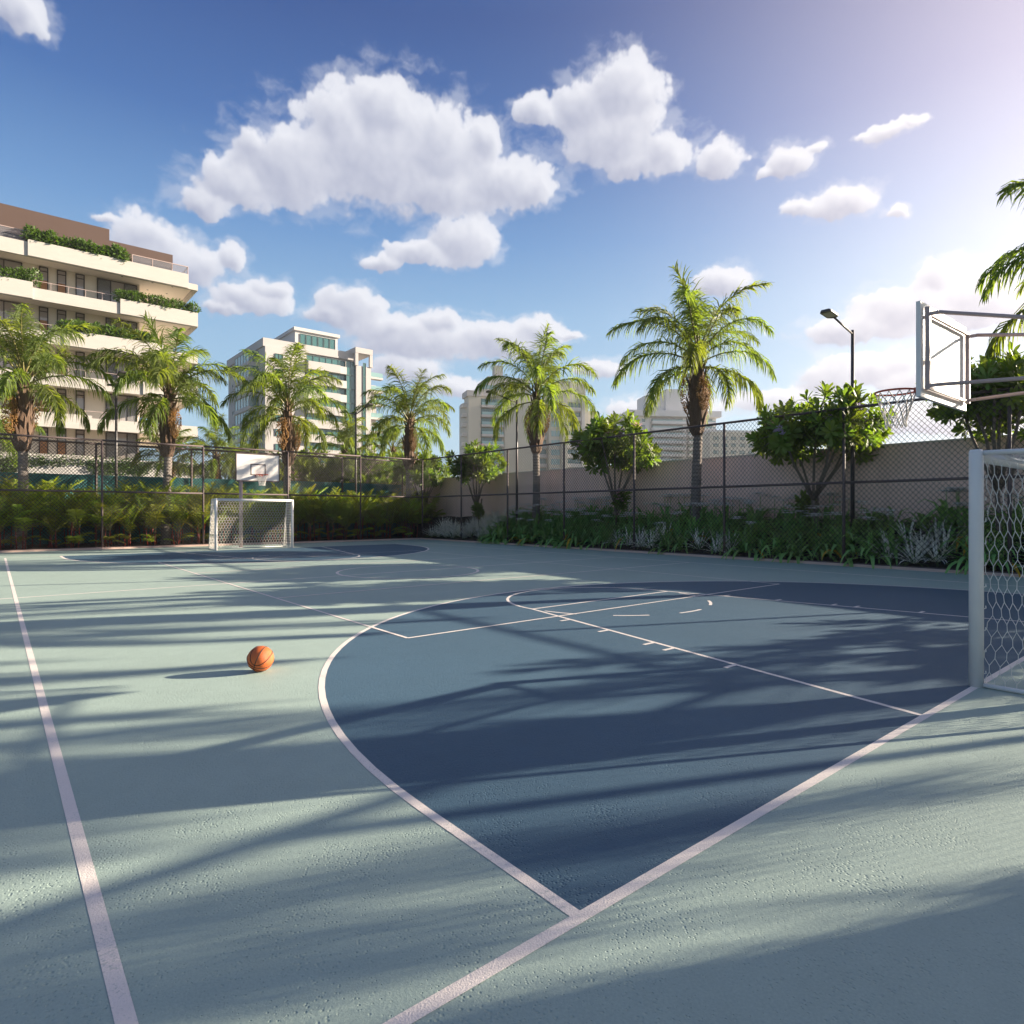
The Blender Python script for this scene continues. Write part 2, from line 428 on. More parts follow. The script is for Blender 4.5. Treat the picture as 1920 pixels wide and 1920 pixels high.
M_stone = mat('grey_stone', (0.42, 0.395, 0.385), 0.85, var=0.10, vscale=0.25)
M_stone2 = mat('beige_stone', (0.46, 0.43, 0.365), 0.85, var=0.09, vscale=0.2)
M_stone3 = mat('pale_stone', (0.55, 0.535, 0.53), 0.85, var=0.06, vscale=0.2)
M_pwhite = mat('planter_white', (0.48, 0.46, 0.445), 0.85, var=0.06, vscale=0.6)

def clear_glass():
    m = bpy.data.materials.new('railing_glass'); m.use_nodes = True
    t = m.node_tree; out = t.nodes['Material Output']; b = t.nodes['Principled BSDF']
    b.inputs['Base Color'].default_value = (0.30, 0.29, 0.31, 1); b.inputs['Roughness'].default_value = 0.05
    tr = N(t, 'ShaderNodeBsdfTransparent'); tr.inputs[0].default_value = (0.82, 0.84, 0.86, 1)
    ms = N(t, 'ShaderNodeMixShader'); ms.inputs[0].default_value = 0.72
    t.links.new(b.outputs[0], ms.inputs[1]); t.links.new(tr.outputs[0], ms.inputs[2]); t.links.new(ms.outputs[0], out.inputs['Surface'])
    return m
M_rglass = clear_glass()

# ------------------------------------------------------------------ mesh helpers
class MB:
    """collects shapes, then links them as ONE mesh object"""
    def __init__(s):
        s.v = []; s.f = []; s.n = 0; s.big = []
    def add(s, vs, fs):
        o = s.n
        s.v.extend([tuple(map(float, p)) for p in vs]); s.n += len(vs)
        s.f.extend([tuple(i + o for i in q) for q in fs])
        return s
    def box(s, x0, x1, y0, y1, z0, z1):
        return s.add([(x0,y0,z0),(x1,y0,z0),(x1,y1,z0),(x0,y1,z0),(x0,y0,z1),(x1,y0,z1),(x1,y1,z1),(x0,y1,z1)],
                     [(0,3,2,1),(4,5,6,7),(0,1,5,4),(1,2,6,5),(2,3,7,6),(3,0,4,7)])
    def tube(s, pts, r, n=8, caps=True):
        pts = [Vector(p) for p in pts]
        rr = r if isinstance(r, (list, tuple)) else [r] * len(pts)
        vs, fs = [], []
        prev = None
        for i, p in enumerate(pts):
            t = (pts[min(i + 1, len(pts) - 1)] - pts[max(i - 1, 0)]).normalized()
            if prev is None:
                a = Vector((0, 0, 1)) if abs(t.z) < 0.9 else Vector((1, 0, 0))
                u = t.cross(a).normalized()
            else:
                u = (prev - t * prev.dot(t)).normalized()
            prev = u
            w = t.cross(u)
            for k in range(n):
                a = 2 * math.pi * k / n
                vs.append(p + (u * math.cos(a) + w * math.sin(a)) * rr[i])
        for i in range(len(pts) - 1):
            for k in range(n):
                fs.append((i * n + k, i * n + (k + 1) % n, (i + 1) * n + (k + 1) % n, (i + 1) * n + k))
        if caps:
            fs.append(tuple(range(n - 1, -1, -1))); fs.append(tuple((len(pts) - 1) * n + k for k in range(n)))
        return s.add(vs, fs)
    def bar(s, p0, p1, w, h):
        """square section bar"""
        p0, p1 = Vector(p0), Vector(p1)
        t = (p1 - p0).normalized()
        a = Vector((0, 0, 1)) if abs(t.z) < 0.9 else Vector((0, 1, 0))
        u = t.cross(a).normalized(); v = u.cross(t).normalized()
        vs = [p + u * (sx * w / 2) + v * (sy * h / 2) for p in (p0, p1) for sx, sy in ((-1,-1),(1,-1),(1,1),(-1,1))]
        return s.add(vs, [(0,1,2,3),(7,6,5,4),(0,4,5,1),(1,5,6,2),(2,6,7,3),(3,7,4,0)])
    def segs(s, P0, P1, r, n=3):
        """many straight cords at once"""
        P0 = np.asarray(P0, float); P1 = np.asarray(P1, float)
        t = P1 - P0; t /= np.linalg.norm(t, axis=1, keepdims=True) + 1e-12
        a = np.where(np.abs(t[:, 2:3]) < 0.9, np.array([[0, 0, 1.0]]), np.array([[1.0, 0, 0]]))
        u = np.cross(t, a); u /= np.linalg.norm(u, axis=1, keepdims=True); w = np.cross(t, u)
        M = len(P0); V = np.empty((M, 2 * n, 3))
        for k in range(n):
            q = 2 * math.pi * k / n
            off = (u * math.cos(q) + w * math.sin(q)) * r
            V[:, k] = P0 + off; V[:, n + k] = P1 + off
        base = np.arange(M)[:, None] * 2 * n
        F = []
        for k in range(n):
            F.append(np.concatenate([base + k, base + (k + 1) % n, base + n + (k + 1) % n, base + n + k], axis=1))
        return s.arr(V.reshape(-1, 3), np.concatenate(F))
    def arr(s, V, F):
        s.big.append((np.asarray(V, float), np.asarray(F, int)))
        return s
    def mesh(s, name, m, smooth=False, mats=None, midx=None):
        me = bpy.data.meshes.new(name)
        if s.big:
            Vs, loops, starts = [], [], []
            off = 0; lo = 0
            if s.n:
                Vs.append(np.array(s.v))
                for f in s.f:
                    starts.append(np.array([lo])); loops.append(np.array(f)); lo += len(f)
                off = s.n
            for V, F in s.big:
                Vs.append(V); k = F.shape[1]
                loops.append((F + off).ravel()); starts.append(lo + np.arange(len(F)) * k)
                lo += F.size; off += len(V)
            V = np.concatenate(Vs); L = np.concatenate(loops); S = np.concatenate(starts)
            me.vertices.add(len(V)); me.vertices.foreach_set('co', V.ravel())
            me.loops.add(len(L)); me.loops.foreach_set('vertex_index', L.astype(np.int32))
            me.polygons.add(len(S)); me.polygons.foreach_set('loop_start', S.astype(np.int32))
            me.update(calc_edges=True); me.validate()
        else:
            me.from_pydata(s.v, [], s.f); me.update()
        if smooth:
            me.polygons.foreach_set('use_smooth', [True] * len(me.polygons))
        me.materials.append(m)
        return me
    def build(s, name, m, parent=None, smooth=False, loc=None):
        o = bpy.data.objects.new(name, s.mesh(name, m, smooth))
        col.objects.link(o)
        if parent:
            o.parent = parent
        if loc:
            o.location = loc
        return o

def tag(o, label=None, cat=None, group=None, kind=None):
    if label: o['label'] = label
    if cat: o['category'] = cat
    if group: o['group'] = group
    if kind: o['kind'] = kind
    return o

def thing(name, label, cat, loc=(0, 0, 0), rz=0.0, group=None):
    o = bpy.data.objects.new(name, None); col.objects.link(o)
    o.empty_display_size = 0.3
    o.location = loc; o.rotation_euler = (0, 0, rz)
    return tag(o, label, cat, group)

def place(name, me, parent=None, loc=(0, 0, 0), rot=(0, 0, 0), sc=1.0):
    o = bpy.data.objects.new(name, me); col.objects.link(o)
    o.parent = parent; o.location = loc; o.rotation_euler = rot
    o.scale = (sc, sc, sc) if isinstance(sc, (int, float)) else sc
    return o

def copy_tree(o, parent=None):
    c = o.copy(); col.objects.link(c); c.parent = parent
    for ch in o.children:
        copy_tree(ch, c)
    return c

# ------------------------------------------------------------------ setting: ground, court, lines
XC, YC = 8.35, 14.35               # court centre
SX0, SX1 = 0.31, 16.4              # side lines
BY0, BY1 = 1.68, 27.0              # base lines
FXR, FY0, FY1, FX0 = 18.8, -2.95, 30.8, -1.96   # fence lines
tag(MB().add([(-900,-900,-0.03),(1500,-900,-0.03),(1500,1500,-0.03),(-900,1500,-0.03)], [(0,1,2,3)]).build('ground', M_ground), kind='structure')
tag(MB().add([(FX0-.3,FY0-.3,0),(FXR-.12,FY0-.3,0),(FXR-.12,FY1-.12,0),(FX0-.3,FY1-.12,0)], [(0,1,2,3)]).build('court', M_court), kind='structure')

def threept(near, rad, n=64):
    """outline of a three point area from its base line"""
    c = (8.3, 2.8); pts = [(c[0] - rad, BY0)]
    for k in range(n + 1):
        a = math.pi - math.pi * k / n
        pts.append((c[0] + rad * math.cos(a), c[1] + rad * math.sin(a)))
    pts.append((c[0] + rad, BY0))
    return pts if near else [(2 * XC - x, 2 * YC - y) for x, y in pts]
for near in (True, False):
    p = threept(near, 6.58)
    tag(MB().add([(x, y, 0.0008) for x, y in p], [tuple(range(len(p)))]).build('painted_zone', M_zone), kind='structure')

ZL = [0.0016]
def strip(pts, w=0.05, name='court_line'):
    """painted line along a polyline"""
    P = [Vector((x, y, 0)) for x, y in pts]
    vs, fs = [], []
    for i, p in enumerate(P):
        t = (P[min(i + 1, len(P) - 1)] - P[max(i - 1, 0)]).normalized()
        nrm = Vector((-t.y, t.x, 0)) * w / 2
        if 0 < i < len(P) - 1:
            t1 = (P[i] - P[i - 1]).normalized(); k = max(0.5, Vector((-t1.y, t1.x, 0)).dot(nrm.normalized()))
            nrm = nrm / k
        for q in (p + nrm, p - nrm):
            vs.append((q.x, q.y, ZL[0]))
    for i in range(len(P) - 1):
        fs.append((2 * i, 2 * i + 1, 2 * i + 3, 2 * i + 2))
    ZL[0] += 0.00006
    return tag(MB().add(vs, fs).build(name, M_line), kind='structure')
strip([(SX0, BY0 - 2.0), (SX0, BY1)], 0.056)
strip([(SX1, BY0), (SX1, BY1)], 0.07)
strip([(SX0 + .028, BY0), (SX1 + 1.2, BY0)], 0.056)
strip([(SX0, BY1), (SX1, BY1)], 0.05)
strip([(SX0 - .35, YC), (SX1, YC)], 0.065)
for near in (True, False):
    strip(threept(near, 6.58), 0.055 if near else 0.08)
    m = (lambda x, y: (x, y)) if near else (lambda x, y: (2 * XC - x, 2 * YC - y))
    strip([m(5.42, BY0), m(6.60, 7.5)], 0.05); strip([m(11.28, BY0), m(10.10, 7.5)], 0.05); strip([m(6.60, 7.5), m(10.10, 7.5)], 0.05)
    strip([m(XC + 1.75 * math.cos(a), 7.5 + 1.75 * math.sin(a)) for a in np.linspace(0, math.pi, 33)], 0.05)
    for k in range(5):
        a0 = -math.pi + math.pi * (k + 0.25) / 5
        strip([m(XC + 1.75 * math.cos(a), 7.5 + 1.75 * math.sin(a)) for a in np.linspace(a0, a0 + math.pi / 10, 5)], 0.05)
    for yy in (3.46, 4.33, 4.66, 5.53, 6.42):
        xl = 5.42 + (yy - BY0) * (6.60 - 5.42) / (7.5 - BY0)
        strip([m(xl - .20, yy), m(xl, yy)], 0.05); strip([m(2 * XC - xl, yy), m(2 * XC - xl + .20, yy)], 0.05)
strip([(XC + 1.8 * math.cos(a), YC + 1.8 * math.sin(a)) for a in np.linspace(0, 2 * math.pi, 65)], 0.075)
VX0, VX1, VY0, VY1 = 3.9, 12.95, 6.73, 21.75
strip([(VX0, VY0), (VX0, VY1)], 0.045); strip([(VX1, VY0), (VX1, VY1)], 0.045)
strip([(VX0, VY0), (VX1, VY0)], 0.045); strip([(VX0, VY1), (VX1, VY1)], 0.045)
for y in (11.35, 17.3):
    strip([(VX0, y), (SX1, y)], 0.06)

tag(MB().box(FXR-.12, FXR+.1, FY0-.3, FY1+.1, -.02, .07).build('kerb', M_kerb), kind='structure')
tag(MB().box(FX0-.3, FXR-.12, FY1-.12, FY1+.1, -.02, .072).build('kerb', M_kerb), kind='structure')
WX = 21.5                          # boundary wall plane
def bedz(x): return 0.06 + max(0.0, x - FXR - .1) * 0.46
# planting beds: the one along the wall rises towards it
vs, fs = [], []
ys = np.linspace(-14, 36, 80); xs = np.linspace(FXR + .1, WX, 7)
for y in ys:
    for x in xs:
        vs.append((x, y, bedz(x) + random.uniform(-.03, .05) * (x > FXR + .2)))
for i in range(len(ys) - 1):
    for j in range(len(xs) - 1):
        a = i * len(xs) + j
        fs.append((a, a + 1, a + 1 + len(xs), a + len(xs)))
tag(MB().add(vs, fs).build('planting_bed', M_soil), kind='structure')
tag(MB().box(FX0 - 14, FXR + .1, FY1 + .1, 34.85, -.02, .055).build('planting_bed', M_soil), kind='structure')

# ------------------------------------------------------------------ fences
def chain_mesh(w, h, cw=0.135, ch=0.15, r=0.0075):
    """woven diamond mesh in the XZ plane: two families of wires, each kinked over the other at every crossing"""
    P0, P1 = [], []
    nrow = int(h / (ch / 2)); ncol = int(w / cw)
    for c in range(ncol + 1):
        x0 = c * cw
        for k in range(nrow):
            za, zb = k * ch / 2, (k + 1) * ch / 2
            s = 1 if k % 2 == 0 else -1
            for q in (1, -1):
                xa = x0 + (0 if k % 2 == 0 else q * cw / 2); xb = x0 + (q * cw / 2 if k % 2 == 0 else 0)
                if min(xa, xb) < 0 or max(xa, xb) > w:
                    continue
                P0.append((xa, 0.006 * q * s, za)); P1.append((xb, 0.006 * q * -s, zb))
    return MB().segs(P0, P1, r, 3)

def fence(name, label, p0, p1, posts, top, mid, base, r=0.042, group=None, mesh_r=0.0062):
    """chain link fence between two ground points, posts at the given distances along it"""
    p0 = Vector((*p0, 0)); p1 = Vector((*p1, 0)); L = (p1 - p0).length
    rz = math.atan2((p1 - p0).y, (p1 - p0).x)
    t = thing(name, label, 'fence', p0, rz, group)
    pm = MB().tube([(0, 0, 0), (0, 0, top - base - .02)], r, 10).mesh('post', M_fence, True)
    for d in posts:
        place('post', pm, t, (d, 0, base))
    cache = {}
    for a, b in zip(posts[:-1], posts[1:]):
        key = round(b - a, 2)
        if key not in cache:
            rail = MB().tube([(0, 0, 0), (b - a, 0, 0)], r * 0.92, 8).mesh('rail', M_fence, True)
            low = MB().box(0, b - a, -.03, .03, -.02, .03).mesh('bottom_rail', M_fence)
            ch = chain_mesh(b - a, top - base - .08, r=mesh_r).mesh('chain_link_mesh', M_wire)
            cache[key] = (rail, low, ch)
        rail, low, ch = cache[key]
        place('rail', rail, t, (a, 0, top)); place('rail', rail, t, (a, 0, mid))
        place('bottom_rail', low, t, (a, 0, base + .02))
        o = place('chain_link_mesh', ch, t, (a, 0, base + .06)); o['kind'] = 'stuff'
    return t
RP = [30.8, 26.95, 23.13, 19.31, 15.5, 11.68, 7.86, 4.05, 0.23, -2.95]
fence('chain_link_fence', 'brown chain link fence in front of the flower bed and long mauve wall', (FXR, FY1), (FXR, FY0), [FY1 - y for y in RP], 4.5, 2.38, 0.05)
FP = [-8.0, -4.2, -.35, 3.47, 7.32, 11.15, 15.0, 18.8]
fence('chain_link_fence', 'brown chain link fence behind the far goal, in front of the palm hedge', (-8.0, FY1), (FXR, FY1), [x + 8.0 for x in FP], 4.5, 2.38, 0.05)
fence('chain_link_fence', 'chain link fence closing the near end of the court, outside the photo', (FX0, FY0), (FXR, FY0), [0, 4.15, 8.3, 12.46, 16.6, 20.76], 4.5, 2.38, 0.05, r=0.06)
SP = [-4.4, -.35, 3.7, 7.75, 11.8, 15.85, 19.85]
fence('chain_link_fence', 'second darker chain link fence beyond the palm hedge, in line with the teal screen', (-4.4, 34.9), (19.85, 34.9), [x + 4.4 for x in SP], 4.72, 1.5, 0.05, r=0.05, mesh_r=0.009)
ws = thing('windscreen', 'teal windscreen stretched low behind the palm hedge and far fence', 'windscreen', (0, 35.0, 0))
for a, b in zip([-14, -4.4] + SP[1:-1], SP[:1] + SP[1:]):
    MB().box(a + .01, b - .01, 0, .03, .05, 3.27 + random.uniform(-.015, .015)).build('screen_panel', M_teal, ws)

# ------------------------------------------------------------------ boundary wall
w = thing('boundary_wall', 'long mauve rendered wall with a pale coping behind the flower bed', 'wall', (WX, 0, 0))
MB().box(0, .22, -22, 44, 0, 3.6).build('wall', M_wall, w)
for k in range(16):
    y0 = -22 + 4.125 * k
    MB().box(-.03, .25, y0 + .004, y0 + 4.121, 3.602, 3.66).build('coping', M_cap, w)

# ------------------------------------------------------------------ goals
def hexnet(w, h, cw, ch):
    """hexagonal net in a (u, v) rectangle; returns segment ends"""
    P0, P1 = [], []
    nx = max(1, round(w / cw)); cw = w / nx
    vlen, dlen = ch * 0.30, ch * 0.35
    row = vlen + dlen
    v, k = 0.0, 0
    while v < h:
        off = 0 if k % 2 == 0 else cw / 2
        for i in range(nx + 1):
            u = i * cw + off
            if u > w + 1e-6: continue
            P0.append((u, v)); P1.append((u, min(v + vlen, h)))
            if v + vlen < h:
                f = min(1.0, (h - v - vlen) / dlen)
                for q in (-1, 1):
                    uu = u + q * cw / 2
                    if -1e-6 <= uu <= w + 1e-6:
                        P0.append((u, v + vlen)); P1.append((u + q * cw / 2 * f, v + vlen + dlen * f))
        v += row; k += 1
    return np.array(P0), np.array(P1)

def goal(label, loc, rz, cw=0.078, ch=0.19, rr=0.0026, net_r=0.052):
    """3 x 2 m goal, opening towards +y of its own frame, depth towards -y"""
    g = thing('football_goal', label, 'goal', loc, rz)
    W, H, r, dt, db = 3.08, 2.09, 0.055, 0.62, 1.05
    for s in (-1, 1):
        MB().tube([(s * W / 2, 0, 0), (s * W / 2, 0, H - .02), (s * W / 2, 0, H)], [r, r, r * .8], 20).build('post', M_white, g, True)
        MB().tube([(s * W / 2, -r, H - .03), (s * W / 2, -dt, H - .04), (s * W / 2, -dt - .04, H - .08), (s * W / 2, -db, .03)], .022, 10).build('back_stay', M_white, g, True)
        MB().tube([(s * W / 2, -.02, .022), (s * W / 2, -db, .022)], .02, 8).build('ground_bar', M_white, g, True)
    MB().tube([(-W / 2 + r * .5, 0, H - r), (W / 2 - r * .5, 0, H - r)], r * .94, 18).build('crossbar', M_white, g, True)
    MB().tube([(-W / 2, -db, .022), (W / 2, -db, .022)], .02, 8).build('ground_bar', M_white, g, True)
    MB().tube([(-W / 2, -dt, H - .04), (W / 2, -dt, H - .04)], .02, 8).build('back_bar', M_white, g, True)
    # net: back sheet, roof sheet, two sides
    P, Q = [], []
    def sheet(w, h, fn):
        a, b = hexnet(w, h, cw, ch)
        def wob(uv):
            return [np.array(fn(u, v)) + np.array([0, .012 * math.sin(u * 9 + v * 7), 0]) for u, v in uv]
        P.extend(wob(a)); Q.extend(wob(b))
    bh = math.hypot(H - .08, db - dt)
    sheet(W, bh, lambda u, v: (-W / 2 + u, -db + (db - dt) * v / bh + .02 - .10 * math.sin(math.pi * u / W) * math.sin(math.pi * v / bh), .03 + (H - .08) * v / bh))
    sheet(W, dt, lambda u, v: (-W / 2 + u, -dt + v, H - .05 - .05 * math.sin(math.pi * u / W) * math.sin(math.pi * v / dt)))
    for s in (-1, 1):
        sheet(db, H - .05, lambda u, v, s=s: (s * (W / 2 - .035 * math.sin(math.pi * v / H)), -(r + .012) - u * (1 - (1 - dt / db) * v / H) * .94, .02 + v))
    MB().segs(P, Q, rr, 4).build('net', M_net, g)['kind'] = 'stuff'
    hk = []
    for s in (-1, 1):
        for z in np.arange(.12, 2.0, .19):
            hk.append([(s * W / 2, -r + .004, z), (s * W / 2, -r - .016, z + .01), (s * W / 2, -r - .014, z + .03)])
    m = MB()
    for q in hk: m.tube(q, .005, 5)
    m.build('net_hooks', M_net, g)['kind'] = 'stuff'
    return g
goal('white goal at the near end, cut by the right edge of the photo', (8.24, BY0, 0), 0.0)
goal('white goal at the far end under the framed backboard', (8.43, BY1, 0), math.pi, cw=0.115, ch=0.17, rr=0.0058)

# ------------------------------------------------------------------ basketball hoops
def hoop(label, loc, rz, bw, frame, y_rim=0.48):
    """board front faces +y of its own frame; the pole stands behind"""
    t = thing('basketball_hoop', label, 'basketball hoop', loc, rz)
    z0, z1 = 2.81, 3.86
    b = MB().box(-bw / 2, bw / 2, -.045, 0, z0, z1).build('backboard', M_board, t)
    sq = MB()
    for (x0, x1, a, c) in ((-.30, .30, 3.02, 3.06), (-.30, .30, 3.44, 3.48), (-.30, -.26, 3.06, 3.44), (.26, .30, 3.06, 3.44)):
        sq.box(x0, x1, 0.001, .004, a, c)
    sq.build('target_square', M_fence, b)
    if frame:
        fr = MB()
        for (x0, x1, a, c) in ((-bw/2-.03, bw/2+.03, z1, z1+.04), (-bw/2-.03, bw/2+.03, z0-.04, z0), (-bw/2-.03, -bw/2, z0, z1), (bw/2, bw/2+.03, z0, z1)):
            fr.box(x0, x1, -.06, .012, a, c)
        fr.build('board_frame', M_fence, b)
    # rear steel frame with a diagonal, stood off the board
    fx, fz0, fz1, fy = bw / 2 - .10, z0 + .10, z1 - .11, -.085
    f = MB()
    f.bar((-fx, fy, fz0 - .02), (-fx, fy, fz1 + .05), .045, .045); f.bar((fx, fy, fz0 - .02), (fx, fy, fz1 + .0), .045, .045)
    f.bar((-fx + .1, fy, fz1 - .02), (fx, fy, fz1), .03, .03); f.bar((-fx, fy, fz0), (fx, fy, fz0), .03, .03)
    f.build('rear_frame', M_steel, t)
    py = -2.30
    for s in (-1, 1):
        for (za, zb) in ((fz1 - .03, 3.17), (fz0 + .02, 2.88)):
            MB().bar((s * fx, fy - .02, za), (s * fx, fy - .10, za), .03, .035).build('arm_bracket', M_steel, t)
            MB().tube([(s * fx, fy - .10, za), (s * .05, py, zb)], .021, 10).build('support_arm', M_steel, t, True)
    MB().tube([(0, py, 0), (0, py, 3.3)], .075, 16).build('pole', M_steel, t, True)
    MB().box(-.16, .16, py - .16, py + .16, 0.0, .02).build('base_plate', M_steel, t)
    rim = MB().tube([(.225 * math.cos(a), y_rim + .225 * math.sin(a), 3.03) for a in np.linspace(0, 2 * math.pi, 33)], .0125, 8, False).build('rim', M_rim, t, True)
    MB().box(-.12, .12, .0, y_rim - .235, 2.975, 3.035).build('rim_bracket', M_rim, rim)
    P, Q = [], []
    lev = [(.22, 3.02), (.195, 2.93), (.165, 2.84), (.135, 2.75), (.115, 2.66), (.115, 2.59)]
    n = 12
    for i in range(len(lev) - 1):
        for k in range(n):
            a0 = 2 * math.pi * (k + .5 * (i % 2)) / n
            for q in (-1, 1):
                a1 = a0 + q * math.pi / n
                (ra, za), (rb, zb) = lev[i], lev[i + 1]
                P.append((ra * math.cos(a0), y_rim + ra * math.sin(a0), za)); Q.append((rb * math.cos(a1), y_rim + rb * math.sin(a1), zb))
    MB().segs(P, Q, .006, 4).build('net', M_net, t)['kind'] = 'stuff'
    return t
hoop('basketball hoop over the near goal, its white board seen from behind', (8.655, 2.52, 0), 0.0, 1.61, False)
hoop('basketball hoop on a single pole above the far goal, dark square on its board', (8.28, 26.2, 0), math.pi, 1.66, True)

# ------------------------------------------------------------------ basketball
ball = thing('basketball', 'orange basketball with black seams resting on the court', 'ball', (1.995, 6.24, 0))
ball.location = (1.995, 6.24, 0.127)
ball.rotation_euler = (R(25), R(-28), R(40))
br = .122
import bmesh
bm = bmesh.new(); bmesh.ops.create_uvsphere(bm, u_segments=40, v_segments=24, radius=br)
me = bpy.data.meshes.new('cover'); bm.to_mesh(me); bm.free(); me.materials.append(M_ball)
me.polygons.foreach_set('use_smooth', [True] * len(me.polygons))
place('cover', me, ball)
def seam(fn):
    pts = [Vector(fn(a)).normalized() * (br + .0002) for a in np.linspace(0, 2 * math.pi, 61)]
    MB().tube(pts, .0038, 6, False).build('seam', M_seam, ball, True)
seam(lambda a: (math.cos(a), math.sin(a), 0))
seam(lambda a: (math.cos(a), 0, math.sin(a)))
for s in (-1, 1):
    seam(lambda a, s=s: (math.cos(a), math.sin(a) * .82, s * (.50 - .30 * math.cos(2 * a)) * 1.0))
ball.location.z = br

# ------------------------------------------------------------------ street lamps
def lamp_post(label, x, y, z0, top, rz, double):
    t = thing('street_lamp', label, 'street lamp', (x, y, z0), rz, 'slim lamp posts around the court')
    H = top - z0
    MB().tube([(0, 0, -.1), (0, 0, H * .55), (0, 0, H)], [.062, .055, .045], 12).build('pole', M_lamp, t, True)
    MB().box(-.14, .14, -.14, .14, 0, .03).build('base_plate', M_lamp, t)
    for s in ((1, -1) if double else (1,)):
        MB().tube([(0, 0, H - .12), (s * 1.25, 0, H + .14)], .028, 8).build('arm', M_lamp, t, True)
        hd = MB()
        a = .13
        def hp(u, v, w): return (s * (1.22 + u), v, H + .13 + u * .10 + w)
        x0, x1, hw = 0.0, .62, .16
        vs = [hp(x0, -.06, .0), hp(x0 + .12, -hw, -.01), hp(x1 - .04, -hw, -.01), hp(x1, -hw + .05, 0), hp(x1, hw - .05, 0), hp(x1 - .04, hw, -.01), hp(x0 + .12, hw, -.01), hp(x0, .06, .0)]
        vt = [(p[0], p[1] * .9, p[2] + .065) for p in vs]
        n = len(vs)
        fs = [tuple(range(n - 1, -1, -1)), tuple(n + k for k in range(n))] + [(k, (k + 1) % n, n + (k + 1) % n, n + k) for k in range(n)]
        if s < 0: fs = [f[::-1] for f in fs]
        h = hd.add(vs + vt, fs).build('lamp_head', M_lamp, t)
        q = [hp(.16, -.12, -.014), hp(.54, -.12, -.012), hp(.54, .12, -.012), hp(.16, .12, -.014)]
        MB().add(q, [(3, 2, 1, 0) if s > 0 else (0, 1, 2, 3)]).build('lens', M_lens, h)
    return t
lamp_post('double-headed street lamp among the palms in front of the white apartment block', 4.2, 32.6, .05, 7.2, R(90), True)
lamp_post('double-headed street lamp between two palms right of the far backboard', 15.6, 32.6, .05, 7.1, R(90), True)
lamp_post('street lamp half hidden behind the fronds of the palm before the beige tower', 20.1, 24.0, .55, 7.1, R(180), False)
lamp_post('single-headed street lamp standing clear against the sky left of the near hoop', 20.1, 8.15, .55, 7.05, R(180), False)

# ------------------------------------------------------------------ palms
def frond_mesh(name, L, a0, a1, droop, seed, nl=58, ll=0.62, lw=0.034, m_leaf=None, bare=0.20, plume=35, bend=0.0, thin=1.0):
    """pinnate frond growing from the origin towards +X; angles from the vertical at base and tip"""
    r = np.random.default_rng(seed)
    n = 26
    s = np.linspace(0, 1, n)
    ang = np.radians(a0 + (a1 - a0) * s ** 1.5)
    hd = np.cumsum(np.r_[0, np.full(n - 1, bend / n)])
    step = L / (n - 1)
    T = np.stack([np.sin(ang) * np.cos(hd), np.sin(ang) * np.sin(hd), np.cos(ang)], 1)
    P = np.r_[np.zeros((1, 3)), np.cumsum((T[:-1] + T[1:]) / 2 * step, 0)]
    mb = MB()
    rad = [0.034 * (1 - .88 * q) * thin + .003 for q in s]
    mb.tube([tuple(p) for p in P[::2]], rad[::2], 5)
    V, F = [], []
    base_n = 0
    for k in range(nl):
        q = bare + (1 - bare) * (k + .5) / nl
        for side in (-1, 1):
            qq = min(.999, q + r.uniform(-.006, .006))
            i = qq * (n - 1); i0 = int(i); fr = i - i0
            p = P[i0] * (1 - fr) + P[min(i0 + 1, n - 1)] * fr
            t = T[i0]
            sd_ = np.cross(t, [0, 0, 1.0]); 
            if np.linalg.norm(sd_) < .15: sd_ = np.array([-math.sin(hd[i0]), math.cos(hd[i0]), 0.])
            sd_ /= np.linalg.norm(sd_)
            up = np.cross(sd_, t)
            if up[2] < 0: up = -up
            al = math.radians(74 - 30 * qq + r.uniform(-8, 8))
            be = math.radians(r.uniform(-plume, plume) + 8)
            d = math.cos(al) * t + math.sin(al) * (side * sd_ * math.cos(be) + up * math.sin(be))
            prof = min(1, .45 + (qq - bare) * 3.2) * (1 - .62 * max(0, (qq - .55) / .45) ** 1.6)
            ln = ll * prof * r.uniform(.85, 1.1)
            wv = np.cross(d, t); wv /= np.linalg.norm(wv) + 1e-9
            tw = r.uniform(-.7, .7)
            wv = wv * math.cos(tw) + np.cross(d, wv) * math.sin(tw)
            pts = [p]; dd = d.copy()
            for j in range(3):
                dd = dd + np.array([0, 0, -droop * (.55 + .55 * j) * r.uniform(.7, 1.3)])
                dd /= np.linalg.norm(dd)
                pts.append(pts[-1] + dd * ln / 3)
            hw = [lw * .42, lw * .5, lw * .38]
            for j in range(3):
                V.append(pts[j] - wv * hw[j]); V.append(pts[j] + wv * hw[j])
            V.append(pts[3])
            b = base_n
            F += [(b, b + 1, b + 3, b + 2), (b + 2, b + 3, b + 5, b + 4), (b + 4, b + 5, b + 6, b + 6)]
            base_n += 7
    F = np.array(F)
    quad = F[F[:, 2] != F[:, 3]]; tri = F[F[:, 2] == F[:, 3]][:, :3]
    nr = len(mb.f)
    mb.arr(np.array(V), quad); mb.big.append((np.zeros((0, 3)), tri - len(V)))
    me = mb.mesh(name, M_rachis)
    me.materials.append(m_leaf or M_leaf)
    idx = np.ones(len(me.polygons), np.int32); idx[:nr] = 0
    me.polygons.foreach_set('material_index', idx)
    return me

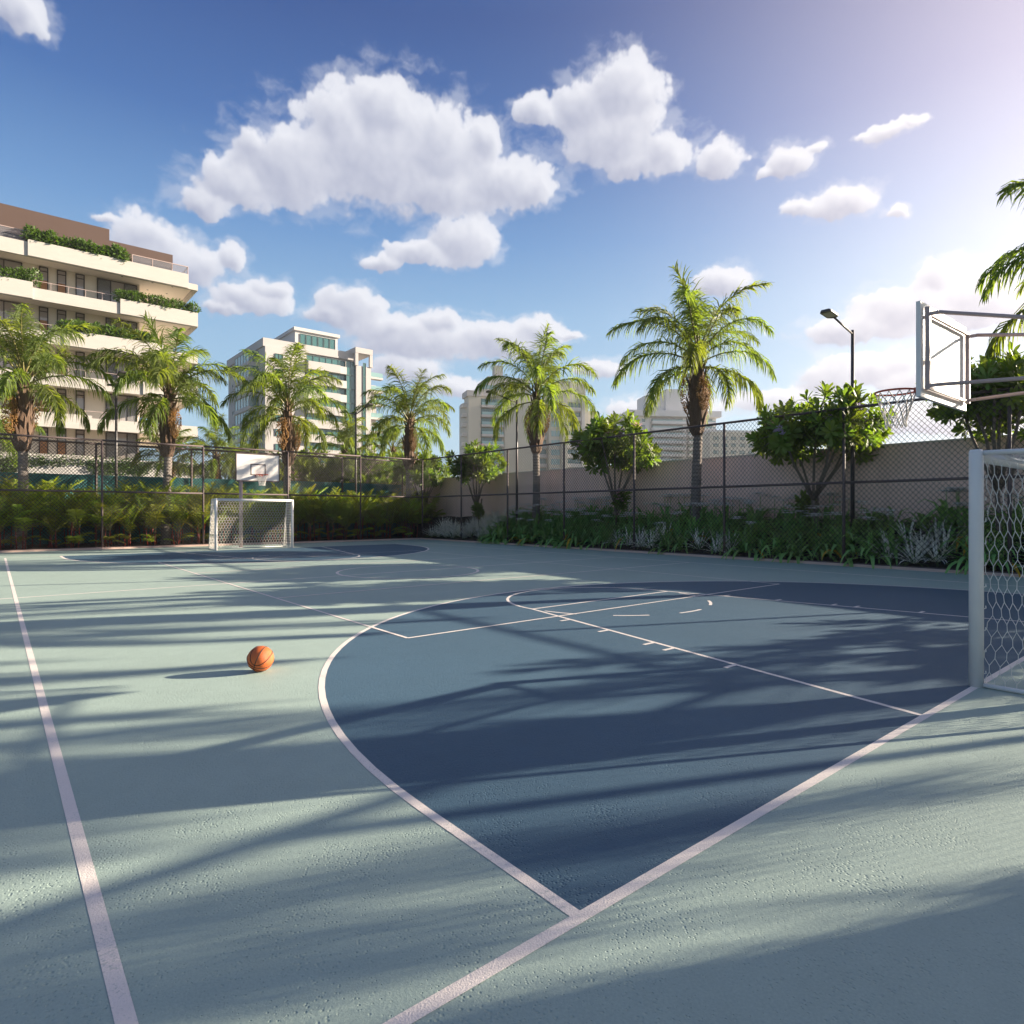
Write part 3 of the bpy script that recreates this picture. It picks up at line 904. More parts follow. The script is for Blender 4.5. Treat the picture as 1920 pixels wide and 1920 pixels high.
# frond shapes from the young upright spear to the old hanging ones
FR = {}
for nm, L, a0, a1, dr in (('spear', 3.3, 5, 40, .30), ('upright', 3.7, 14, 92, .50), ('rising', 3.9, 28, 128, .62), ('arching', 3.9, 44, 150, .70), ('level', 3.7, 62, 168, .75), ('hanging', 3.4, 88, 178, .8)):
    FR[nm] = [frond_mesh('frond', L * k, a0 + e, a1 + e, dr, 11 * i + len(nm), nl=68, ll=.98, lw=.045, plume=55, bend=bd) for i, (k, e, bd) in enumerate(((1.0, 0, .35), (.9, 5, -.4), (.96, -4, .1)))]
CROWN = [('spear', 1), ('upright', 4), ('rising', 5), ('arching', 5), ('level', 4), ('hanging', 5)]

def lathe(profile, n=14, wob=0.0, seed=0):
    r = np.random.default_rng(seed)
    vs, fs = [], []
    for (z, rad, ox, oy) in profile:
        for k in range(n):
            a = 2 * math.pi * k / n
            q = rad * (1 + r.uniform(-wob, wob))
            vs.append((ox + q * math.cos(a), oy + q * math.sin(a), z))
    m = len(profile)
    for i in range(m - 1):
        for k in range(n):
            fs.append((i * n + k, i * n + (k + 1) % n, (i + 1) * n + (k + 1) % n, (i + 1) * n + k))
    fs.append(tuple((m - 1) * n + k for k in range(n)))
    return MB().add(vs, fs)

# trunk: grey ringed stem, then the shaggy leaf-base section under the crown
ZA, ZB = 4.0, 7.0
prof = []
for z in np.arange(-0.1, ZA + .01, .07):
    f = z / ZA
    ring = .012 * (1 if int(round(z / .07)) % 2 else -1)
    prof.append((z, .20 - .035 * f + .05 * max(0, .3 - z) + ring, .04 * math.sin(z * .8), .03 * math.cos(z * .7)))
TRUNK = lathe(prof, 16, .03, 3).mesh('trunk', M_bark, False)
prof2 = [(ZA - .05, .17, 0, 0), (ZA + .1, .25, 0, 0), (ZA + .5, .30, 0, 0), (ZA + 1.2, .31, 0, 0), (ZA + 2.0, .27, 0, 0), (ZA + 2.6, .21, 0, 0), (ZB + .05, .13, 0, 0), (ZB + .35, .05, 0, 0)]
BOOT = lathe(prof2, 12, .10, 4)
r_ = np.random.default_rng(9)
for k in range(46):
    z = ZA + .05 + (ZB - ZA - .15) * k / 46; a = k * 2.4 + r_.uniform(-.3, .3)
    rad = .27 - .12 * max(0, (k - 25) / 21)
    ca, sa = math.cos(a), math.sin(a)
    h = r_.uniform(.35, .75); fl = r_.uniform(.02, .16); wd = r_.uniform(.06, .11)
    p = lambda rr, tt, zz: (ca * rr - sa * tt, sa * rr + ca * tt, zz)
    BOOT.add([p(rad - .05, -wd, z), p(rad + .03, 0, z - .02), p(rad - .05, wd, z), p(rad + fl, -wd * .55, z + h * .7), p(rad + .05 + fl, 0, z + h * .65), p(rad + fl, wd * .55, z + h * .7), p(rad + fl * 1.6, 0, z + h)],
             [(0, 1, 4, 3), (1, 2, 5, 4), (3, 4, 6), (4, 5, 6), (2, 0, 3, 5), (5, 3, 6)])
BOOT = BOOT.mesh('leaf_bases', M_fibre)

def fruit_mesh(seed, n=520):
    r = np.random.default_rng(seed)
    mb = MB()
    O = np.array([(1,0,0),(0,1,0),(-1,0,0),(0,-1,0),(0,0,1),(0,0,-1)], float)
    OF = np.array([(0,1,4),(1,2,4),(2,3,4),(3,0,4),(1,0,5),(2,1,5),(3,2,5),(0,3,5)])
    V, F = [], []
    P, Q = [], []
    for k in range(n):
        v = r.uniform(0, 1); a = r.uniform(0, 2 * math.pi)
        rad = .33 * math.sin(math.pi * min(1, .12 + v * .86)) ** .7 * r.uniform(.45, 1) ** .5
        c = np.array([.44 + rad * math.cos(a) * .85, rad * math.sin(a), -.05 - v * 1.5])
        V.append(c + O * r.uniform(.02, .032)); F.append(OF + 6 * k)
        if k % 5 == 0:
            P.append((.30, 0, -.02 - v * .5)); Q.append(c)
    mb.segs(P, Q, .005, 3)
    V = np.concatenate(V); F = np.concatenate(F)
    mb.arr(V, F)
    mb.add([(0, 0, 0)] * 0, [])
    return mb.mesh('fruit_cluster', M_fruit)
FRUIT = [fruit_mesh(5), fruit_mesh(6)]
sp = MB()
for i in range(8):
    f = i / 7
    wd = .02 + .11 * math.sin(math.pi * f) ** .8
    sp.v += [(.12 + .16 * f - .10 * f * f, -wd, .1 - 1.15 * f), (.17 + .17 * f - .10 * f * f, 0, .1 - 1.15 * f), (.12 + .16 * f - .10 * f * f, wd, .1 - 1.15 * f)]
for i in range(7):
    for j in range(2):
        a = 3 * i + j
        sp.f.append((a, a + 1, a + 4, a + 3))
sp.n = len(sp.v)
SPATHE = sp.mesh('spathe', M_spathe, True)

def palm(label, x, y, z0, rz, sc=1.0, seed=0, group='queen palms around the court', fruits=2, thinout=0, light=False):
    r = random.Random(seed)
    t = thing('palm_tree', label, 'palm tree', (x, y, z0), rz, group)
    t.scale = (sc, sc, sc)
    t.rotation_euler = (r.uniform(-.035, .035), r.uniform(-.035, .035), rz)
    place('trunk', TRUNK, t); place('leaf_bases', BOOT, t, rot=(0, 0, r.uniform(0, 6)))
    a = r.uniform(0, 6)
    for nm, cnt in CROWN:
        c = max(1, cnt - thinout)
        for k in range(c):
            az = a + 2 * math.pi * k / c + r.uniform(-.28, .28)
            zz = {'spear': ZB + .25, 'upright': ZB + .15, 'rising': ZB + .02, 'arching': ZB - .12, 'level': ZB - .28, 'hanging': ZB - .45}[nm]
            rr = .05
            place('frond', FR[nm][r.randrange(3)], t, (rr * math.cos(az), rr * math.sin(az), zz), (0, r.uniform(-.07, .07), az), r.uniform(.88, 1.08))
        a += 1.1
    for k in range(fruits):
        az = 0.6 + k * 2.5 + r.uniform(-.3, .3)
        o = place('fruit_cluster', FRUIT[k % 2], t, (.03 * math.cos(az), .03 * math.sin(az), ZB - .55 - .25 * k), (0, 0, az), r.uniform(.85, 1.1)); o['kind'] = 'stuff'
        place('spathe', SPATHE, t, (0, 0, ZB - .4 - .2 * k), (0, 0, az + .9))
    return t
# far row (in the hedge bed) and the row along the wall
palm('queen palm cut by the left edge of the photo, before the white apartment block', .87, 32.5, .05, 0.3, 1.0, 1)
palm('queen palm before the right end of the white apartment block', 6.16, 32.5, .05, 1.9, 1.02, 2)
palm('queen palm just right of the far backboard, before the grey tower', 11.75, 32.5, .05, 3.1, .98, 3)
palm('queen palm at the far corner of the fences, right of the double-headed lamp', 19.0, 32.7, .05, 4.4, 1.0, 4)
palm('queen palm before the beige tower, a lamp post close on its left', 20.4, 22.97, .5, 5.3, .98, 5, fruits=2)
palm('large queen palm with big brown fruit clusters rising above the flower bed', 20.4, 13.87, .5, 0.9, .99, 6, fruits=3)
palm('queen palm cut by the right edge of the photo, behind the near backboard', 20.4, 2.3, .5, 2.2, 1.0, 7)
# the row goes on along the wall beyond the frame; these palms throw the streaked shade over the near court
for i, (y, rz) in enumerate(((-4.6, 1.7), (-7.0, 2.9), (-9.8, 4.0), (-13.0, 5.1))):
    palm('queen palm of the row along the wall, outside the photo to the right', 20.4, y, .6, rz, 1.0, 20 + i, fruits=1).scale = (1.05, 1.05, 1.16)
# smaller palms beyond the second fence
palm('small distant palm left of the far backboard, beyond the teal screen', 11.2, 43.0, 0, 1.0, .74, 31, 'small palms beyond the teal screen', 2, 1)
palm('small distant palm left of the double-headed lamp, before the grey tower', 21.2, 46.0, 0, 2.0, .92, 32, 'small palms beyond the teal screen', 1, 1)
palm('small distant palm just behind the corner palm where the fences meet', 24.8, 45.0, 0, 3.3, .95, 33, 'small palms beyond the teal screen', 2, 1)
palm('small distant palm low at the foot of the grey tower, right of the white block', 13.6, 47.0, 0, 3.0, .70, 34, 'small palms beyond the teal screen', 1, 1)
palm('small distant palm behind the trunk of the palm at the left edge of the photo', -0.4, 43.0, 0, 4.0, .85, 35, 'small palms beyond the teal screen', 1, 1)
palm('small distant palm behind the palm before the right end of the white block', 8.6, 45.0, 0, 5.0, .72, 36, 'small palms beyond the teal screen', 1, 1)

# ------------------------------------------------------------------ plumeria trees
def leaf_faces(L, W, droop, base=(0, 0, 0), d=(1, 0, 0), fold=.18):
    """one folded leaf along d"""
    d = Vector(d).normalized()
    sd_ = d.cross(Vector((0, 0, 1)))
    if sd_.length < .1: sd_ = Vector((1, 0, 0))
    sd_.normalize()
    up = sd_.cross(d)
    pr = [(0, .10), (.38, .62), (.72, 1.0), (.92, .62)]
    vs, p = [], Vector(base)
    dd = d.copy(); prev = 0
    rows = []
    for (q, wf) in pr:
        st = (q - prev) * L; prev = q
        dd = (dd + Vector((0, 0, -droop * st / L))).normalized()
        p = p + dd * st
        w = sd_ * (W * wf / 2)
        rows.append((p - w + up * fold * W * wf * .5, p.copy(), p + w + up * fold * W * wf * .5))
    tip = p + dd * L * .10
    vs = [q for r in rows for q in r] + [tip]
    fs = []
    for i in range(3):
        a = 3 * i
        fs += [(a, a + 1, a + 4, a + 3), (a + 1, a + 2, a + 5, a + 4)]
    fs += [(9, 10, 12), (10, 11, 12)]
    return vs, fs

def rosette(seed, n=15, L=.33, W=.115):
    r = random.Random(seed); m = MB()
    for k in range(n):
        a = k * 2.4 + r.uniform(-.2, .2); e = R(8 + 62 * (k / n) ** .8 + r.uniform(-10, 10))
        d = (math.cos(a) * math.cos(e), math.sin(a) * math.cos(e), math.sin(e))
        vs, fs = leaf_faces(L * r.uniform(.75, 1.1), W * r.uniform(.85, 1.1), .5, (.02 * math.cos(a), .02 * math.sin(a), -.12 + .14 * k / n), d)
        m.add(vs, fs)
    return m.mesh('leaf_cluster', M_plum)
ROS = [rosette(s) for s in range(5)]
def flower_mesh(m, name):
    b = MB()
    r = random.Random(3)
    for j in range(7):
        c = Vector((r.uniform(-.09, .09), r.uniform(-.09, .09), r.uniform(-.02, .09)))
        for k in range(5):
            a = 2 * math.pi * k / 5 + j
            d = Vector((math.cos(a), math.sin(a), .35))
            s_ = Vector((-math.sin(a), math.cos(a), 0))
            b.add([c, c + d * .03 - s_ * .016, c + d * .058, c + d * .03 + s_ * .016], [(0, 1, 2, 3)])
    return b.mesh(name, m)
FLP, FLL = flower_mesh(M_petal, 'flower_cluster'), flower_mesh(M_lilac, 'flower_cluster')

def plumeria(label, x, y, z0, rx, zlo, zhi, seed, nros=105, flowers=5, lilac=False, low=0, group='plumeria trees along the wall', ros=True, ell=1.0):
    """forking trunk; leaf rosettes at the branch ends fill a lumpy crown"""
    r = random.Random(seed)
    t = thing('plumeria_tree', label, 'tree', (x, y, z0), 0, group)
    wood = MB()
    H0, H1 = zlo - z0, zhi - z0
    ends = []
    # lumps of the crown
    lumps = []
    for k in range(7):
        a = 2 * math.pi * k / 7 + r.uniform(-.4, .4)
        q = r.uniform(.35, .68)
        lumps.append((Vector((rx * q * math.cos(a), rx * q * math.sin(a) * ell, H0 + (H1 - H0) * r.uniform(.38, .68))), rx * r.uniform(.34, .48)))
    lumps.append((Vector((0, 0, H0 + (H1 - H0) * .70)), rx * .45))
    trunk_top = Vector((r.uniform(-.1, .1), r.uniform(-.1, .1), max(.5, H0 * .62)))
    wood.tube([(0, 0, -.1), trunk_top * .5 + Vector((.03, .02, 0)), trunk_top], [.085, .07, .06], 8)
    wood.tube([(.05, .02, -.1), (.25, .12, H0 * .5), (.42, .2, H0 * .9)], [.06, .05, .04], 7)
    forks = []
    for c, rad in lumps:
        mid = trunk_top.lerp(c, .55) + Vector((r.uniform(-.1, .1), r.uniform(-.1, .1), -.05))
        wood.tube([trunk_top, mid, c], [.05, .038, .028], 6)
        forks.append((c, mid))
    k = 0
    while len(ends) < nros:
        c, rad = lumps[k % len(lumps)]; k += 1
        a = r.uniform(0, 2 * math.pi); ez = math.asin(r.uniform(-.75, 1.0)); q = rad * r.uniform(.72, 1.08)
        d = Vector((math.cos(a) * math.cos(ez), math.sin(a) * math.cos(ez), math.sin(ez)))
        p = c + Vector((d.x, d.y, d.z * .95)) * q
        if p.z > H1: p.z = H1 - r.uniform(0, .2)
        if p.z < H0 - .1: p.z = H0 + r.uniform(0, .2)
        ends.append((p, d))
        if k % 2 == 0:
            wood.tube([c - Vector((0, 0, rad * .3)), c.lerp(p, .55) + Vector((0, 0, -.05)), p - Vector((0, 0, .05))], [.02, .016, .011], 4, False)
    for k in range(low):
        a = r.uniform(0, 6.28)
        p = Vector((.5 * math.cos(a), .5 * math.sin(a), r.uniform(H0 * .45, H0 * .8)))
        for j in range(4):
            ends.append((p + Vector((r.uniform(-.16, .16), r.uniform(-.16, .16), r.uniform(-.1, .15))), Vector((math.cos(a), math.sin(a), .6))))
        wood.tube([(0, 0, p.z * .5), p], [.03, .015], 5)
    wood.build('branches', M_branch, t, True)
    if ros:
        for p, d in ends:
            u = (d + Vector((0, 0, .55))).normalized()
            q = u.to_track_quat('Z', 'Y').to_euler()
            place('leaf_cluster', ROS[r.randrange(5)], t, p, q, r.uniform(.85, 1.2))
    else:
        V, F, off = [], [], 0
        for p, d in ends:
            me = ROS[r.randrange(5)]
            co = np.empty(len(me.vertices) * 3); me.vertices.foreach_get('co', co); co = co.reshape(-1, 3)
            Mx = np.array(((d + Vector((0, 0, .55))).normalized().to_track_quat('Z', 'Y').to_matrix())) * r.uniform(.9, 1.25)
            V.append(co @ Mx.T + np.array(p))
            for pl in me.polygons: F.append(tuple(i + off for i in pl.vertices))
            off += len(co)
        m = MB(); m.v = [tuple(q) for q in np.concatenate(V)]; m.f = F; m.n = off
        m.build('foliage', M_plum, t)['kind'] = 'stuff'
    for k in range(flowers):
        p, d = ends[r.randrange(len(ends))]
        o = place('flower_cluster', FLL if lilac else FLP, t, p + d * .16 + Vector((0, 0, .10)), (r.uniform(-.5, .5), r.uniform(-.5, .5), 0), r.uniform(1.6, 2.3))
    return t
plumeria('plumeria tree nearest the far corner, small low sprig on its trunk', 20.2, 27.4, .55, 1.65, 2.45, 5.5, 41, 150, 4, False, 2)
plumeria('wide plumeria tree with pinkish blooms between the two rightmost full palms', 20.2, 17.7, .55, 2.1, 2.55, 5.75, 42, 210, 8, False, 2)
plumeria('large plumeria tree with lilac blooms around the single-headed lamp post', 20.3, 9.3, .55, 2.2, 2.75, 5.35, 43, 240, 10, True, 1)
plumeria('plumeria tree directly behind the near backboard, cut by the right edge', 20.3, 4.55, .55, 1.9, 3.0, 5.7, 44, 200, 5, False, 0)
for i, (y, s_) in enumerate(((-2.9, 1.7), (-8.6, 2.0))):
    plumeria('plumeria tree of the row along the wall, outside the photo to the right', 20.3, y, .55, s_, 2.7, 5.4, 45 + i, (48, 110)[i], 2, ros=False)
plumeria('bushy dark tree just right of the corner palm, above the end of the mauve wall', 20.6, 33.6, .1, 1.9, 2.6, 5.2, 51, 160, 2, False, 0, 'bushy trees beyond the far fence')
plumeria('bushy dark tree with pink bloom between lamp and corner palm, behind both fences', 19.2, 39.5, 0, 3.1, 2.0, 6.1, 52, 200, 6, False, 0, 'bushy trees beyond the far fence', ros=False)
plumeria('bushy green tree right of the palm beside the far backboard, behind the teal screen', 15.0, 40.5, 0, 2.5, 2.2, 5.4, 53, 150, 2, False, 0, 'bushy trees beyond the far fence', ros=False)
plumeria('bushy tree directly behind the double-headed lamp post right of the far goal', 18.0, 44.0, 0, 2.6, 2.0, 6.2, 54, 150, 2, False, 0, 'bushy trees beyond the far fence', ros=False)
plumeria('low bushy tree behind the teal screen, left of the corner palm trunk', 22.4, 41.5, 0, 2.2, 2.0, 5.6, 55, 140, 3, False, 0, 'bushy trees beyond the far fence', ros=False)

# ------------------------------------------------------------------ palm hedge behind the far fence
HF = []
for i, (L, a0, a1, dr) in enumerate(((1.7, 6, 34, .07), (1.75, 20, 58, .10), (1.6, 36, 82, .13), (1.2, 52, 104, .16), (1.6, 13, 46, .08))):
    HF.append(frond_mesh('frond', L, a0, a1, dr, 77 + i, nl=26, ll=.50, lw=.036, m_leaf=M_hedge, bare=.18, plume=14, bend=.2 * (-1) ** i, thin=.5))
STM = [MB().tube([(0, 0, -.05), (.02, .01, .4 * k), (.03, .03, .95 * k)], [.028, .024, .018], 7).mesh('stem', M_redstem, True) for k in (.8, 1.0, 1.25)]
def join_fronds(seed):
    """the fronds of a hidden-side plant as one mass"""
    r = random.Random(seed); V, F, MI, off = [], [], [], 0
    for k in range(3):
        a = 2.1 * k + r.uniform(-.5, .5); h = r.choice((.8, 1.0, 1.25)) * .93
        for j in range(5):
            me = HF[(0, 1, 4, 2, 3)[j]]
            co = np.empty(len(me.vertices) * 3); me.vertices.foreach_get('co', co); co = co.reshape(-1, 3)
            az = a + j * 1.4 + r.uniform(-.4, .4); sc = r.uniform(.85, 1.15)
            Mx = np.array(Matrix.Rotation(az, 3, 'Z')) * sc
            V.append(co @ Mx.T + np.array((.18 * math.cos(a), .18 * math.sin(a), h - .12)))
            for pl in me.polygons:
                F.append(tuple(q + off for q in pl.vertices)); MI.append(pl.material_index)
            off += len(co)
    m = MB(); m.v = [tuple(q) for q in np.concatenate(V)]; m.f = F; m.n = off
    me = m.mesh('fronds', M_rachis); me.materials.append(M_hedge)
    me.polygons.foreach_set('material_index', MI)
    return me
HJ = [join_fronds(q) for q in range(4)]
def hedge_palm(label, x, y, seed, sc, front):
    r = random.Random(seed)
    t = thing('hedge_palm', label, 'hedge palm', (x, y, .05), r.uniform(0, 6.28), 'palm hedge behind the far fence')
    t.scale = (sc, sc, sc)
    for k in range(3 if front else 2):
        a = 2.1 * k + r.uniform(-.5, .5); q = .16
        si = r.randrange(3); h = (.8, 1.0, 1.25)[si] * .93
        place('stem', STM[si], t, (q * math.cos(a), q * math.sin(a), 0), (r.uniform(-.1, .1), r.uniform(-.1, .1), a))
        if front:
            for j in range(4):
                az = a + j * 1.6 + r.uniform(-.4, .4)
                place('frond', HF[(0, 1, 4, 2)[j]], t, (q * math.cos(a) * 1.15, q * math.sin(a) * 1.15, h - .12), (0, 0, az), r.uniform(.8, 1.12))
    if front:
        for j in range(3):
            az = r.uniform(0, 6.28)
            place('frond', HF[3], t, (0, 0, .12 + .12 * j), (0, 0, az), r.uniform(.6, .9))
    else:
        place('fronds', HJ[r.randrange(4)], t, (0, 0, .05), (0, 0, r.uniform(0, 6.28)))['kind'] = 'stuff'
    return t
BAYN = ('behind the leftmost bays', 'left of the far goal', 'behind the far goal', 'just right of the far goal', 'behind the last far bay', 'past the fence corner')
def hedge_bay(x):
    return BAYN[0 if x < 3.4 else 1 if x < 7.0 else 2 if x < 10.2 else 3 if x < 15.0 else 4 if x < 18.8 else 5]
i = 0
for row, (yy, dx) in enumerate(((31.45, 0.0), (32.6, .45), (33.7, .2))):
    x = -3.6 + dx
    while x < 20.6:
        if row == 0 and x > 19.3: break
        rr = random.Random(900 + i)
        sc = (rr.uniform(.62, 1.0) if row == 0 else rr.uniform(.9, 1.08))
        xx = x + rr.uniform(-.15, .15)
        if row == 0:
            size = 'short' if sc < .74 else 'medium-high' if sc < .87 else 'tall'
            lb = size + ' red-stemmed hedge palm in the front row ' + hedge_bay(xx)
        else:
            lb = 'tall bushy hedge palm in the ' + ('middle' if row == 1 else 'back') + ' row ' + hedge_bay(xx)
        hedge_palm(lb, xx, yy + rr.uniform(-.2, .2), 300 + i, sc, row == 0)
        x += .98 if row else .9; i += 1

# ------------------------------------------------------------------ flower bed along the wall
def strap_clump(seed, n=30, L=.95, W=.06, m=None, spread=(10, 78), droop=1.0, name='foliage', ymix=0.0):
    r = random.Random(seed); g, yb = MB(), MB()
    for k in range(n):
        a = r.uniform(0, 6.28); e = R(90 - r.uniform(*spread))
        ln = L * r.uniform(.65, 1.1)
        d = Vector((math.cos(a) * math.cos(e), math.sin(a) * math.cos(e), math.sin(e)))
        s_ = Vector((-math.sin(a), math.cos(a), 0)); up = s_.cross(d) * -1
        p = Vector((.06 * math.cos(a), .06 * math.sin(a), -.03)); dd = d.copy(); vs = []
        wf = (.45, .9, 1.0, .8, .45)
        for j in range(5):
            w = s_ * W * wf[j] / 2
            cr = Vector((0, 0, 1)) * W * wf[j] * .22
            vs += [p - w + cr, p.copy(), p + w + cr]
            dd = (dd + Vector((0, 0, -droop * .14 * (j + .5)))).normalized(); p = p + dd * ln / 5
        vs.append(p)
        fs = []
        for j in range(4):
            b = 3 * j; fs += [(b, b + 1, b + 4, b + 3), (b + 1, b + 2, b + 5, b + 4)]
        fs += [(12, 13, 15), (13, 14, 15)]
        (yb if r.random() < ymix else g).add(vs, fs)
    return g.mesh(name, m), (yb.mesh('yellow_leaves', M_yleaf) if yb.n else None)
LIL = [strap_clump(s, 30, 1.05, .105, M_lily, (6, 80), 1.35, ymix=.05) for s in (61, 62, 63, 64)]
GRS = [strap_clump(s, 70, .62, .022, M_variegate, (4, 62), .35) for s in (71, 72, 73)]
GRB = [strap_clump(s, 34, .50, .022, M_greenblade, (20, 85), .6, name='green_blades') for s in (74, 75)]
VAR = [strap_clump(s, 34, .70, .040, M_variegate, (6, 70), .5) for s in (76, 77)]
def lily_flower(seed):
    r = random.Random(seed); b = MB()
    for j in range(5):
        c = Vector((r.uniform(-.10, .10), r.uniform(-.10, .10), r.uniform(-.03, .06)))
        for k in range(6):
            a = 6.283 * k / 6 + j + r.uniform(-.2, .2)
            d = Vector((math.cos(a), math.sin(a), .3)); s_ = Vector((-math.sin(a), math.cos(a), 0)) * .016
            b.add([c - s_, c + s_, c + d * .10 + s_, c + d * .10 - s_, c + d * .19 + Vector((0, 0, -.06))], [(0, 1, 2, 3), (3, 2, 4)])
    return b.mesh('flower_head', M_lflower)
LFL = [lily_flower(1), lily_flower(2)]
STK = MB().tube([(0, 0, 0), (.02, 0, .45), (.05, 0, .86)], [.012, .010, .007], 5).mesh('flower_stalk', M_lily)
def lily(label, x, y, seed, sc, flowers):
    r = random.Random(seed)
    t = thing('spider_lily', label, 'flowering plant', (x, y, bedz(x)), r.uniform(0, 6.28), 'spider lilies in the flower bed')
    t.scale = (sc, sc, sc)
    g, yl = LIL[r.randrange(4)]
    place('foliage', g, t)
    if yl: place('yellow_leaves', yl, t)
    for k in range(flowers):
        a = r.uniform(0, 6.28); q = r.uniform(.05, .25)
        place('flower_stalk', STK, t, (q * math.cos(a), q * math.sin(a), 0), (0, 0, a))
        place('flower_head', LFL[k % 2], t, ((q + .05) * math.cos(a), (q + .05) * math.sin(a), .88), (0, 0, a))
    return t
def grass(label, x, y, seed, sc, broad=False):
    r = random.Random(seed)
    t = thing('variegated_grass', label, 'grass tuft', (x, y, bedz(x)), r.uniform(0, 6.28), 'white variegated tufts in the flower bed')
    t.scale = (sc, sc, sc)
    place('foliage', (VAR if broad else GRS)[r.randrange(2)][0], t)
    place('green_blades', GRB[r.randrange(2)][0], t)
    return t
r = random.Random(88)
ORD = ('first', 'second', 'third', 'fourth', 'fifth', 'sixth', 'seventh', 'eighth', 'ninth')
ROWN = ('beside the kerb', 'in the second row', 'in the third row', 'against the mauve wall')
def bay_lab(y, xi):
    k = sum(1 for q in RP[1:] if y < q)
    return ROWN[xi] + ', ' + ORD[min(k, 8)] + ' fence bay from the far corner'
y = 30.3
while y > -3:
    for xi, x0 in enumerate((19.22, 19.75, 20.3, 20.9)):
        yy = y + r.uniform(-.22, .22); xx = x0 + r.uniform(-.12, .12); sd_ = r.randrange(10 ** 6)
        z = bay_lab(yy, xi)
        if yy > 28.2 and xi > 1:
            continue
        white = (24.9 < yy) or (14.4 < yy < 15.9 and xi < 2) or (11.6 < yy < 13.2 and xi < 1) or (5.4 < yy < 6.9 and xi < 3) or (yy < 5.4 and r.random() < .4) or (15.9 < yy < 17 and xi == 0 and r.random() < .5)
        if white:
            grass(('broad' if yy < 24 else 'fine') + ' white variegated tuft ' + z, xx, yy, sd_, r.uniform(1.2, 1.6) if yy > 24 else r.uniform(1.0, 1.35), broad=yy < 24)
        else:
            nf = r.choice((0, 1, 2, 3)) if xi in (1, 2, 3) else r.choice((0, 0, 1))
            lily(('white-blooming' if nf else 'flowerless') + ' spider lily ' + z, xx, yy, sd_, r.uniform(1.0, 1.35), nf)
    y -= .62 if y > 3 else .8

# ------------------------------------------------------------------ leafy masses
def leaf_cloud(mb, centers, n, size, seed):
    """n small leaves spread through ellipsoids (centre, radii)"""
    r = np.random.default_rng(seed)
    V = np.empty((n, 4, 3))
    k = r.integers(0, len(centers), n)
    C = np.array([c for c, _ in centers]); A = np.array([a for _, a in centers])
    d = r.normal(size=(n, 3)); d /= np.linalg.norm(d, axis=1, keepdims=True)
    q = r.uniform(.35, 1.0, (n, 1)) ** .5
    p = C[k] + d * A[k] * q
    t = r.normal(size=(n, 3)) + d * .8 + np.array([0, 0, .3]); t /= np.linalg.norm(t, axis=1, keepdims=True)
    s_ = np.cross(t, r.normal(size=(n, 3))); s_ /= np.linalg.norm(s_, axis=1, keepdims=True)
    L = size * r.uniform(.7, 1.3, (n, 1)); W = L * .42
    V[:, 0] = p; V[:, 1] = p + t * L * .5 + s_ * W * .5; V[:, 2] = p + t * L; V[:, 3] = p + t * L * .5 - s_ * W * .5
    F = np.arange(4 * n).reshape(-1, 4)
    return mb.arr(V.reshape(-1, 3), F)

# ------------------------------------------------------------------ white apartment block
BY, BW = 59.2, 61.8                # slab edge and recessed wall
blk = thing('apartment_block', 'white stepped apartment block with planted balconies and a brown penthouse', 'building', (0, BY, 0))
def bp(name, m, x0, x1, y0, y1, z0, z1, parent=None):
    return MB().box(x0, x1, y0 - BY, y1 - BY, z0, z1).build(name, m, parent or blk)
XE = 13.65; XL = -34
LV = [20.65 - 3.16 * k for k in range(6)]      # underside of each slab lip
WINM = {}
def window(x0, x1, z0, z1, kind):
    w, h = round(x1 - x0, 2), round(z1 - z0, 2)
    key = (w, h, kind)
    if key not in WINM:
        f = MB(); t_ = .07
        f.box(0, t_, -.06, .06, 0, h); f.box(w - t_, w, -.06, .06, 0, h); f.box(t_, w - t_, -.06, .06, h - t_, h); f.box(t_, w - t_, -.06, .06, 0, .05)
        sub = []
        if kind == 'narrow' or kind == 'panel':
            f.box(t_, w - t_, -.05, .05, h * .86, h * .86 + .06)
            zb = .05
            if kind == 'panel':
                sub.append(('wood_panel', MB().box(t_, w - t_, -.03, .03, .05, h * .62).mesh('wood_panel', M_wood))); zb = h * .62
            sub.append(('pane', MB().box(t_, w - t_, -.01, .01, zb, h * .86).mesh('pane', M_glass)))
            sub.append(('pane', MB().box(t_, w - t_, -.01, .01, h * .86 + .06, h - t_).mesh('pane', M_glass)))
        else:
            n = 3 if w > 2 else 2
            for k in range(1, n):
                f.box(w * k / n - .03, w * k / n + .03, -.05, .05, .05, h - t_)
            for k in range(n):
                a = w * k / n + (t_ if k == 0 else .03); b = w * (k + 1) / n - (t_ if k == n - 1 else .03)
                cur = kind == 'curtain' and k != 1
                sub.append(('curtain' if cur else 'pane', MB().box(a, b, .04 if cur else -.01, .06 if cur else .01, .05, h - t_).mesh('pane', M_curtain if cur else M_glass)))
                if cur:
                    sub.append(('pane', MB().box(a, b, -.02, -.012, .05, h - t_).mesh('pane', M_rglass)))
        WINM[key] = (f.mesh('window', M_frame), sub)
    fm, sub = WINM[key]
    o = place('window', fm, blk, (x0, BW - BY - .03, z0))
    for nm, me in sub:
        place(nm, me, o)
